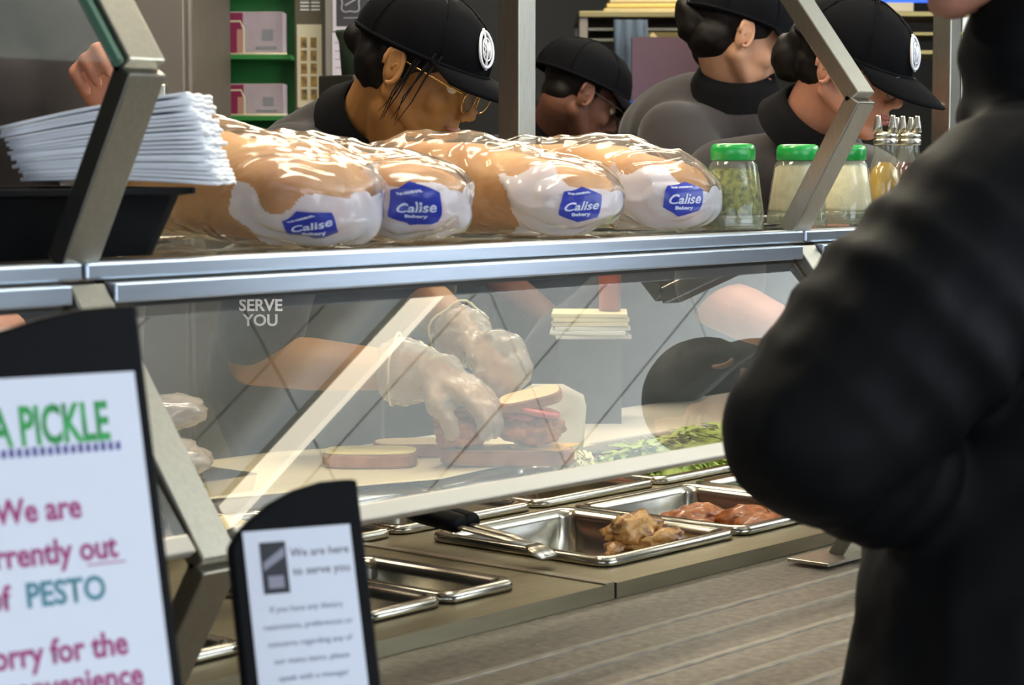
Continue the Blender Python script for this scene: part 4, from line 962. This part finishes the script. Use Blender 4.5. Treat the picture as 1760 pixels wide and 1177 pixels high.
puff(J, tor, 9, .8); J.chain([(ch, .158), (V((hp.x, hp.y, 1.0)), .165), (V((hp.x, hp.y, .62)), .24)])
J.c(nk + V((0, 0, -.07)), .06, sh, .088).c(nk + V((0, 0, -.07)), .06, shR, .088)
J.e(nk + V((0, 0, -.045)), (.082, .082, .045)).e(nk + V((0, 0, .012)), (.080, .080, .042)).c(nk + V((0, 0, .0)), .076, nk + V((-.004, .004, .022)), .072).e(nk + V((.03, -.03, -.05)), (.085, .085, .05))
puff(J, [(shR, .10), (shR.lerp(elR, .5), .095), (elR, .085)], 4, .76); J.c(shR, .085, elR, .078); J.c(elR, .08, elR.lerp(wrR_, .85), .06)
jk = J.build('puffer_jacket', jack_m, P6, .008, 4, disp=lambda p: fb(p, 9, .010) + fb(p, 30, .0025))
Blob().c(el.lerp(wr, .93), .040, wr, .038).build('cuff', mat('black rib cuff', '0e0e10', .9), P6, .006, 2)
trousers(P6, V((hp.x, hp.y, .85)), [(hp.x - .11, hp.y, 0), (hp.x + .11, hp.y, 0)])

# ---- second customer, outside the frame, seen only as a dark mirror image in the guard glass
P7 = person((2.92, .62, 0), 'next customer, out of frame, mirrored as a dark shape in the guard glass')
hd = V((2.85, 1.29, 1.63)); M7 = hm(facing(100, 18), hd); nk = V((2.87, 1.21, 1.49)); ch = V((2.92, 1.00, 1.27)); hp = V((2.94, .66, .92))
sA = V((2.70, 1.16, 1.41)); sB = V((3.12, 1.04, 1.41)); eA = V((2.68, 1.12, 1.14)); wA = V((2.78, 1.24, .98)); eB = V((3.14, 1.02, 1.12)); wB = V((3.02, 1.2, .98))
B = Blob(); head_blob(B, M7); B.c(M7 @ V((-.03, 0, -.03)), .058, nk, .062).c(nk, .06, ch, .08).c(nk + DZ, .05, sA, .045).c(nk + DZ, .05, sB, .045).chain([(sA, .05), (eA, .043), (wA, .03)]).chain([(sB, .05), (eB, .043), (wB, .03)])
hand(B, wA, (.2, .6, -.2), (0, 0, -1), 1); hand(B, wB, (-.2, .6, -.2), (0, 0, -1), -1)
B.build('body', skin3, P7, .007, 3); face_bits(M7, P7)
Blob().e((-.03, 0, .045), (.11, .095, .10)).e((-.06, 0, -.05), (.06, .09, .11)).e((-.02, .0, .02), (.08, .1, .1)).xf(M7).build('hair', hair_m, P7, .007, 2)
S = Blob().c(nk + V((0, 0, -.06)), .10, ch, .17).c(ch, .17, hp, .18).c(nk, .07, sA, .09).c(nk, .07, sB, .09).chain([(sA, .09), (eA, .075), (eA.lerp(wA, .85), .055)]).chain([(sB, .09), (eB, .075), (eB.lerp(wB, .85), .055)])
S.build('coat', mat('dark plum coat', '241c22', .85), P7, .012, 4); trousers(P7, hp, [(2.82, .62, 0), (3.02, .62, 0)])

# ================================================================ SANDWICH IN HER HANDS
ham = mat('pink tomato slice', 'd8645a', .4, var=.12, vscale=30, coat=.2)
fried = mat('fried chicken crust', 'c87c34', .65, col2='84461c', vscale=50, bump=1, bscale=120)
sw = at(872, 775, 3.52); sz = .9275
so = V((sw.x, sw.y, sz))
bread_slice((so.x, so.y, sz), rad(-49), .22, .10, .024, 'bottom bread slice of the open sandwich under the gloved hands')
lump('fried_chicken', (so.x - .052, so.y + .050, sz + .022), (.046, .05, .032), fried, 'dark brown fried cutlet on the left half of the sandwich', 'chicken', None, 61, .25)
lump('fried_chicken', (so.x + .026, so.y - .028, sz + .028), (.060, .052, .027), fried, 'golden brown fried cutlet on the right half under the pink tomato', 'chicken', None, 62, .2)
o = MB().lathe([(.001, 0), (.036, .001), (.039, .004), (.039, .008), (.036, .011), (.001, .012)], 28).build('tomato_slice', ham, smooth=True)
o.location = at(922, 712, 3.49); o.rotation_euler = (.15, .12, 0); tag(o, 'pink tomato slice between cutlet and top bread', 'tomato')
o = MB().lathe([(.001, 0), (.034, .001), (.036, .004), (.036, .008), (.001, .011)], 28).build('tomato_slice', ham, smooth=True)
o.location = at(895, 720, 3.51); o.rotation_euler = (.1, .1, 0); tag(o, 'pink tomato slice partly under the gloved fingers', 'tomato')
tbp = at(905, 694, 3.50)
bread_slice(tbp + Rv * .008, rad(-49), .105, .09, .016, 'top bread slice held tilted over the sandwich by the gloved hand', rx=.10).rotation_euler = (.12, -.22, rad(-49))
o = MB().add([(-.045, -.04, 0), (.045, -.042, .001), (.048, .04, -.003), (-.046, .043, .002), (-.045, -.04, .0025), (.045, -.042, .0035), (.048, .04, -.0005), (-.046, .043, .0045)], [(3, 2, 1, 0), (4, 5, 6, 7), (0, 1, 5, 4), (1, 2, 6, 5), (2, 3, 7, 6), (3, 0, 4, 7)]).build('cheese_slice', mat('orange yellow cheese', 'e8b040', .45))
o.location = (so.x + .045, so.y - .045, sz + .0245); o.rotation_euler = (0, 0, .3); tag(o, 'thin orange cheese slice on the bottom bread, under the right cutlet', 'cheese')
shreds('onion_shreds', so.x + .085, so.y - .075, .030, .02, sz - .006, .022, 90, mat('pale shreds', 'e4dcae', .5), 'pale shreds right of the sandwich', .016)
# translucent paper sheet standing behind the sandwich
pp = [at(x, y, 3.66) for x, y in ((885, 790), (880, 680), (915, 660), (968, 660), (1003, 678), (1008, 700), (1000, 800), (960, 800))]
cpt = sum(pp, V()) / len(pp); wrap_m = film('translucent deli wrap', 'eee6d2', .72, rough=.35, ior=1.4, trans=.35)
rows = [[cpt + (p - cpt) * f + Th * (.012 * (1 - f) + .004 * math.sin(i * 2)) for i, p in enumerate(pp)] for f in (1, .8, .55, .3, .05)]
o = MB().rings(rows, False, True).build('deli_wrap', wrap_m, smooth=True, fix=False); so_ = o.modifiers.new('s', 'SOLIDIFY'); so_.thickness = .001; so_.offset = 0
tag(o, 'stiff translucent cream deli paper standing up behind the sandwich', 'paper')

# ================================================================ UTENSILS
def tongs(name, p, q, spread, label, m1=black_pl):
    p, q = V(p), V(q); d = (q - p).normalized(); s_ = d.cross(Zv).normalized(); up = s_.cross(d)
    t = empty(name, p, label, 'tongs'); L = (q - p).length
    for k_, nm in ((-1, 'arm'), (1, 'arm')):
        pts = [p + d * L * f + s_ * k_ * (spread * w_) for f, w_ in ((0, .15), (.2, .6), (.5, 1), (.8, .9), (1, .5))]
        MB().tube(pts, [.009, .010, .008, .008, .007], 8, flat=.35).build(nm, steel, t, world=True, smooth=True)
        MB().tube([p + d * L * f + s_ * k_ * (spread * w_) + up * .004 for f, w_ in ((.10, .3), (.14, .4), (.30, .8), (.52, 1), (.55, 1))], [.010, .018, .021, .019, .014], 8, flat=.7).build('grip', m1, t, world=True, smooth=True, label='black rubber grip')
        e = pts[-1]; MB().tube([e, e + d * .012 - up * .004, e + d * .03 - up * .01], [.008, .016, .012], 10, flat=.3).build('tip', steel, t, world=True, smooth=True)
    return t
tongs('serving_tongs', at(672, 880, 2.93) + V((0, 0, .010)), at(915, 936, 2.76), .012, 'steel serving tongs with black grips resting across the chicken pan rim')
q0 = onz(340, 820, .94); tongs('serving_tongs', q0, V((1.62, 1.98, .925)), .012, 'black-handled tongs on the cream paper left of the diagonal reflection')
foil = mat('pinkish plastic wrap', 'b8aca0', .25, spec=.8, coat=.6, bump=.8, bscale=25)
for i, (x, y, d_) in enumerate(((285, 712, 3.25), (290, 790, 3.2))):
    c = at(x, y, d_)
    o = lump('wrapped_package', (c.x, c.y, c.z - .03), (.075, .05, .028), foil, ['upper shiny pinkish wrapped package left of the dark shirt', 'lower shiny wrapped package on the board left of the dark shirt'][i], 'package', None, 70 + i, .18)
sb = at(288, 800, 3.22)
t = empty('package_tray', (sb.x, sb.y, .904), 'steel bin holding the shiny wrapped packages at the left end of the board', 'bin')
MB().rings([rrect(.10, .08, .02, 0), rrect(.11, .09, .02, .045), rrect(.104, .084, .02, .045), rrect(.095, .075, .02, .004)]).build('body', steel, t)

# ================================================================ BACKGROUND
grn = mat('green cabinet lining', '2c8a3c', .5, var=.1, vscale=6); plum = mat('plum board', '5a4250', .7); olive = mat('olive bronze panel', '5c5238', .5, .3)
def boxthing(name, x0, x1, y0, y1, z0, z1, m, label, cat, bevel=.004, **k):
    cx, cy = (x0 + x1) / 2, (y0 + y1) / 2
    o = MB().box(x0 - cx, x1 - cx, y0 - cy, y1 - cy, 0, z1 - z0).build(name, m, bevel=bevel, **k); o.location = (cx, cy, z0)
    return tag(o, label, cat)
def frame_at(px_, d):      # point on the floor below a pixel column, and axes facing the room's front corner
    p = at(px_, 290, d); return V((p.x, p.y, 0))
RZ = TH - rad(90)
def fbox(mb, c, hw, hd, z0, z1, mi=0, off=(0, 0)):
    M = Matrix.Translation(c) @ Matrix.Rotation(RZ, 4, 'Z'); return mb.box(off[0] - hw, off[0] + hw, off[1] - hd, off[1] + hd, z0, z1, M, mi)
K = 6.2; S_ = K / FPX
def zpx(y, d=K): return CZ - (y - 275) * d / FPX
# steel cold cabinet, left
c = frame_at(160, 5.5); t = empty('steel_refrigerator', c, 'tall grey-brown steel refrigerator far behind the napkins', 'refrigerator')
fbox(MB(), c, .31, .35, 0, 2.3).build('body', mat('warm grey steel', '6e665c', .45, .5, var=.08), t, world=True, bevel=.01)
fbox(MB(), c, .295, .012, .15, 1.2, off=(0, -.362)).build('door', mat('warm grey steel door', '746c62', .4, .6), t, world=True, bevel=.006)
fbox(MB(), c, .295, .012, 1.23, 2.25, off=(0, -.362)).build('door', mat('warm grey steel door', '746c62', .4, .6), t, world=True, bevel=.006)
fbox(MB(), c, .012, .012, 1.3, 1.6, off=(.24, -.39)).build('handle', steel, t, world=True, bevel=.004)
c = frame_at(345, 6.15); t = empty('bronze_pillar', c, 'narrow dark olive bronze pillar left of the green cabinet', 'pillar')
fbox(MB(), c, .036, .05, 0, 2.95).build('shaft', olive, t, world=True, bevel=.004)
# green lined cabinet with boxes in wire holders
c = frame_at(442, K); t = empty('green_cabinet', c, 'tall open cabinet lined in bright green holding boxed gloves', 'cabinet')
fbox(MB(), c, .115, .01, 0.3, 2.2, off=(0, .02)).build('back_panel', grn, t, world=True)
for sx, w_ in ((-.122, .018), (.122, .012)):
    fbox(MB(), c, w_ / 2, .03, 0.0, 2.3, off=(sx, 0)).build('side_panel', mat('plum grey perforated panel', '6a5a58', .6, var=.2, vscale=50), t, world=True)
for y in (-150, -20, 103, 205): fbox(MB(), c, .113, .15, zpx(y) - .006, zpx(y) + .006, off=(0, .0)).build('shelf', grn, t, world=True)
fbox(MB(), c, .12, .15, .0, .3).build('plinth', dark_steel, t, world=True)
M = Matrix.Translation(c) @ Matrix.Rotation(RZ, 4, 'Z')
boxm = mat('pale pink grey carton', 'b8a8b4', .6, var=.08); mag = mat('magenta print', '8a1a4c', .5)
for i, (yt, yb) in enumerate(((26, 101), (146, 203))):
    z0, z1 = zpx(yb), zpx(yt) if i == 0 else zpx(146)
    b = empty('glove_box', M @ V((.012, -.06, z0 + .0008)), ['upper carton with magenta print in the green cabinet', 'lower carton with magenta print in the green cabinet'][i], 'box', rot=(0, 0, RZ))
    h = z1 - z0 - .002
    MB().box(-.078, .078, -.05, .05, 0, h).build('carton', boxm, b, bevel=.002)
    MB().box(-.0775, -.035, -.0512, -.0502, .003, h - .003).box(-.0787, -.0777, -.049, .049, .003, h - .003).build('magenta_panel', mag, b, label='magenta printed end')
    MB().box(-.052, -.036, -.0524, -.0514, .005, h * .6).build('pink_print', mat('pink print', 'c08a80', .6), b)
    MB().box(.02, .05, -.0518, -.0503, h * .35, h * .6).box(.0, .06, -.0518, -.0503, h * .15, h * .22).build('grey_print', mat('grey print', '8d8d9a', .6), b)
    w_ = empty('wire_holder', M @ V((0, -.11, z0)), ['upper cream wire holder clipped round the carton', 'lower cream wire holder clipped round the carton'][i], 'holder', rot=(0, 0, RZ))
    mb = MB()
    zt = z0 - z0 + (zpx(45) - zpx(103)) if i == 0 else (zpx(160) - zpx(205))
    mb.tube([(-.10, .02, zt), (-.085, 0, zt), (-.03, 0, zt), (-.022, 0, zt - .02), (-.022, 0, .01), (-.03, 0, .006), (-.10, 0, .006)], .0035, 8)
    mb.tube([(-.075, 0, zt), (-.075, 0, .006)], .003, 6).tube([(-.10, 0, .006), (.10, 0, .006)], .004, 8)
    mb.build('wire', mat('cream wire', 'd8ccb0', .4), w_, smooth=True)
# dark notice panel with white menus
c = frame_at(537, 6.0); t = empty('menu_stand', c, 'narrow olive grey notice stand with a pale picture chart', 'stand')
fbox(MB(), c, .045, .02, 0, 2.2).build('post_panel', mat('olive grey panel', '57503f', .6), t, world=True, bevel=.003)
d_ = 5.98
fbox(MB(), c, .034, .001, zpx(185, d_), zpx(44, d_), off=(-.004, -.0215)).build('chart', mat('cream chart', 'd2cab0', .6), t, world=True)
for i in range(2):
    for j in range(5):
        fbox(MB(), c, .0085, .0005, zpx(84 + j * 22, d_), zpx(66 + j * 22, d_), off=(-.019 + i * .027, -.0235)).build('chart_picture', mat('ochre picture', 'b08a3c', .6, col2='4a4032', vscale=60), t, world=True)
for j in range(4):
    for i in range(2): fbox(MB(), c, .012, .0005, zpx(1 + j * 6, d_) - .002, zpx(1 + j * 6, d_) + .002, off=(-.016 + i * .03, -.0215)).build('white_line', white_m, t, world=True)
c = frame_at(600, 5.9); t = empty('poster_stand', c, 'grey stand with a dark emblem poster above a pale sheet behind the first cap', 'stand')
fbox(MB(), c, .062, .02, 0, 2.2).build('post_panel', mat('mid grey panel', '77736c', .6), t, world=True, bevel=.003)
d_ = 5.88
fbox(MB(), c, .052, .001, zpx(55, d_), zpx(-60, d_), off=(.012, -.0215)).build('poster_border', mat('lilac white paper', 'c4bcc8', .6), t, world=True)
fbox(MB(), c, .044, .001, zpx(47, d_), zpx(-55, d_), off=(.014, -.0235)).build('dark_poster', mat('charcoal print', '2c2a30', .6), t, world=True)
mb = MB(); Mq = Matrix.Translation(c) @ Matrix.Rotation(RZ, 4, 'Z')
mb.tube([Mq @ V((.008 + .026 * math.cos(a) * (1 - .15 * math.cos(4 * a)), -.0255, zpx(8, d_) + .026 * math.sin(a) * (1 - .15 * math.cos(4 * a)))) for a in [2 * math.pi * i / 32 for i in range(33)]], .002, 5, False).tube([Mq @ V((-.006, -.0255, zpx(12, d_))), Mq @ V((.022, -.0255, zpx(2, d_)))], .0025, 5).box(-.01, .03, -.026, -.025, zpx(33, d_) - .001, zpx(33, d_) + .001, Mq)
mb.build('emblem', mat('silver print', '9a98a4', .5), t, world=True)
fbox(MB(), c, .05, .001, zpx(190, d_), zpx(58, d_), off=(.008, -.0215)).build('pale_sheet', mat('lilac white paper', 'c4bcc8', .6), t, world=True)
for j in range(7): fbox(MB(), c, .03, .0005, zpx(75 + j * 14, d_) - .0012, zpx(75 + j * 14, d_) + .0012, off=(-.005, -.0235)).build('print_line', mat('lilac grey print', '8f8898', .6), t, world=True)
p = at(607, 130, 5.2); o = MB().lathe([(.028, 0), (.034, .08), (.042, .10), (.042, .108), (.0, .109)], 24).build('green_canister', mat('dark green canister', '2c3a2c', .5), smooth=True); o.location = (p.x, p.y, p.z)
tag(o, 'dark green canister on a stand beside the woman\'s hair', 'canister')
boxthing('canister_stand', p.x - .06, p.x + .06, p.y - .06, p.y + .06, 0, p.z - .0005, dark_steel, 'narrow dark stand under the green canister', 'stand')
# steel rack with trays, centre
c = frame_at(1090, 7.0); d_ = 7.0; t = empty('steel_rack', c, 'steel rack with a pale top and wire shelf behind the capped man', 'rack')
Z = lambda y: zpx(y, 6.75)
for ox in (-.175, .30):
    for oy in (-.25, .25): fbox(MB(), c, .014, .014, 0, Z(22), off=(ox, oy)).build('leg', mat('rosy steel', '8a8078', .4, .7), t, world=True, bevel=.003)
fbox(MB(), c, .25, .28, Z(33), Z(22), off=(.06, 0)).build('top_shelf', mat('olive steel', '8a7f5c', .4, .6), t, world=True, bevel=.003)
for yy in (52, 70, 240): fbox(MB(), c, .235, .25, Z(yy) - .004, Z(yy) + .004, off=(.06, 0)).build('wire_shelf', mat('thin wire steel', '77756a', .4, .7), t, world=True)
for j, (yy, cc) in enumerate(((18, 'b8a878'), (9, 'd8b868'), (0, 'c8b080'))):
    o = fbox(MB(), V((0, 0, 0)), .17 - j * .01, .18, 0, .014).build('tray', mat('tray ' + cc, cc, .4, .3), bevel=.003)
    o.location = (c.x + Rv.x * .06, c.y + Rv.y * .06, Z(22) + .0005 + j * .0150); tag(o, ['lowest olive tray on the steel rack', 'middle golden tray on the steel rack', 'topmost tan tray on the steel rack'][j], 'tray')
p = at(1125, 68, 6.6); o = fbox(MB(), V((0, 0, 0)), .085, .04, -.02, .02).build('warming_grille', mat('olive grille', '6a5e38', .4, .6)); o.location = p; o.rotation_euler = (0, 0, 0)
tag(o, 'olive slatted grille hanging from the steel rack', 'grille')
for i in range(2): 
    s1 = MB().box(-.008, .008, -.043, -.041, -.02, .02, Matrix.Rotation(RZ, 4, 'Z') @ Matrix.Translation((-.05 + i * .05, 0, 0)) @ Matrix.Rotation(-.7, 4, 'Y')).build('slat', mat('pale brass slat', 'c8b080', .4, .4), o)
# plum board and denim blue curtain behind
c = frame_at(1180, 6.4); t = empty('plum_panel', c, 'plum coloured panel behind the bun', 'panel'); fbox(MB(), c, .165, .02, 0, zpx(66, 6.4)).build('board', plum, t, world=True)
c = frame_at(1083, 6.55); t = empty('blue_apron', V((c.x, c.y, .8)), 'hanging slate blue apron left of the plum panel', 'apron')
rows = []
for j in range(12):
    z = zpx(36, 6.55) - j * .09; rows.append([c + Rv * (-.05 + .012 * (j > 5) + (i / 12) * (.10 + .006 * j) ) + Th * (.012 * math.sin(i * 1.6)) + Zv * z for i in range(13)])
o = MB().rings(rows, False, False, closed=False).build('cloth', mat('slate blue cloth', '4c5a6c', .85), t, world=True, smooth=True, fix=False); q = o.modifiers.new('s', 'SOLIDIFY'); q.thickness = .003
p = at(1092, 186, 6.3); boxthing('blue_tub', p.x - .05, p.x + .05, p.y - .04, p.y + .04, p.z - .02, p.z + .02, mat('bright blue plastic', '1f4fc0', .4), 'bright blue tub beside the capped man\'s brim', 'tub')
boxthing('tub_stand', p.x - .06, p.x + .06, p.y - .05, p.y + .05, 0, p.z - .0205, dark_steel, 'narrow dark stand under the blue tub', 'stand')
# long warm shelf at the right with lit board above
c = frame_at(1430, 6.3); d_ = 6.3; t = empty('warming_shelf', c, 'long warm-lit steel shelf behind the two women', 'shelf')
for yy, hh in ((28, .014), (62, .010), (92, .012)): fbox(MB(), c, .36, .15, zpx(yy, d_) - hh, zpx(yy, d_), off=(.02, 0)).build('shelf_board', mat('warm steel', '9a8a58', .35, .7), t, world=True, bevel=.002)
for ox in (-.33, .36): fbox(MB(), c, .014, .14, 0, zpx(-60, d_), off=(ox, .0)).build('upright', steel, t, world=True)
for i, (x, w_, cc) in enumerate(((1330, .05, 'c8b8a8'), (1395, .035, 'd8d0c0'), (1530, .06, 'b8ae98'), (1660, .05, 'd4cbb4'))):
    p = at(x, 28, 6.25); o = fbox(MB(), V((0, 0, 0)), w_, .05, 0.0005, .05).build('food_container', mat('container ' + cc, cc, .5), bevel=.006); o.location = (p.x, p.y, zpx(28, d_)); tag(o, ['beige container left on the warm shelf', 'cream container beside the beige one on the warm shelf', 'wide tan container on the warm shelf above the cap', 'pale container at the right end of the warm shelf'][i], 'container')
c2 = at(1565, -40, 6.2); o = fbox(MB(), V((0, 0, 0)), .085, .01, 0, .11).build('blue_menu_board', mat('lit blue screen', '1a50d8', .4, emis=1.1)); o.location = (c2.x, c2.y, zpx(5, 6.2)); tag(o, 'lit blue menu screen above the emblem cap', 'screen')
fbox(MB(), V((0, 0, 0)), .008, .008, .11, 2.95 - o.location.z).build('hanger', dark_steel, o)
# green and slim lit tube
p0, p1 = at(1570, 66, 6.0), at(1612, 66, 6.0); 
# low cupboard behind the workers with paper stacks and a red bottle
t = empty('back_cupboard', (5.0, 3.75, 0), 'low dark steel cupboard behind the workers', 'cupboard')
MB().box(4.75, 5.25, 3.55, 3.95, 0, .90).build('body', mat('blue grey steel', '4c5358', .5, .3), t, world=True)
MB().box(4.72, 5.28, 3.52, 3.98, .9, .93).build('worktop', dark_steel, t, world=True, bevel=.003)
p = at(1013, 558, 4.15)
t = empty('paper_stand', (p.x, p.y + .05, 0), 'dark stand carrying the stack of cream papers', 'stand')
zt = at(1013, 578, 4.15).z
Ms = Matrix.Translation((p.x, p.y + .0, 0)) @ Matrix.Rotation(RZ, 4, 'Z')
MB().box(-.06, .06, -.05, .08, 0, zt - .001, Ms).build('body', dark_steel, t, world=True)
random.seed(2)
for i in range(6):
    o = MB().box(-.072, .072, -.07, .07, 0, .0075).build('paper_pad', mat('cream pad', 'ddd0a4', .7) if i > 2 else mat('white pad', 'd8d4cc', .7), bevel=.001)
    o.location = (p.x + random.uniform(-.004, .004), p.y, zt + i * .0082); o.rotation_euler = (0, 0, RZ + random.uniform(-.06, .06)); tag(o, ['lowest white pad in the paper stack behind the sandwich', 'second lowest white pad in the paper stack behind the sandwich', 'uppermost white pad, just under the cream pads of the stack', 'lowest cream pad in the paper stack behind the sandwich', 'cream pad second from the top of the paper stack', 'topmost cream pad, under the brick red bottle'][i], 'paper', 'paper pads stacked behind the sandwich')
o = MB().lathe([(.001, 0), (.021, .001), (.0215, .07), (.017, .085), (.008, .10), (.007, .12), (.001, .121)], 20).build('sauce_bottle', mat('brick red bottle', 'a8543c', .4), smooth=True); pb = at(1048, 530, 4.15)
o.location = (pb.x, pb.y, zt + .0495); tag(o, 'brick red squeeze bottle standing on the paper stack', 'bottle')
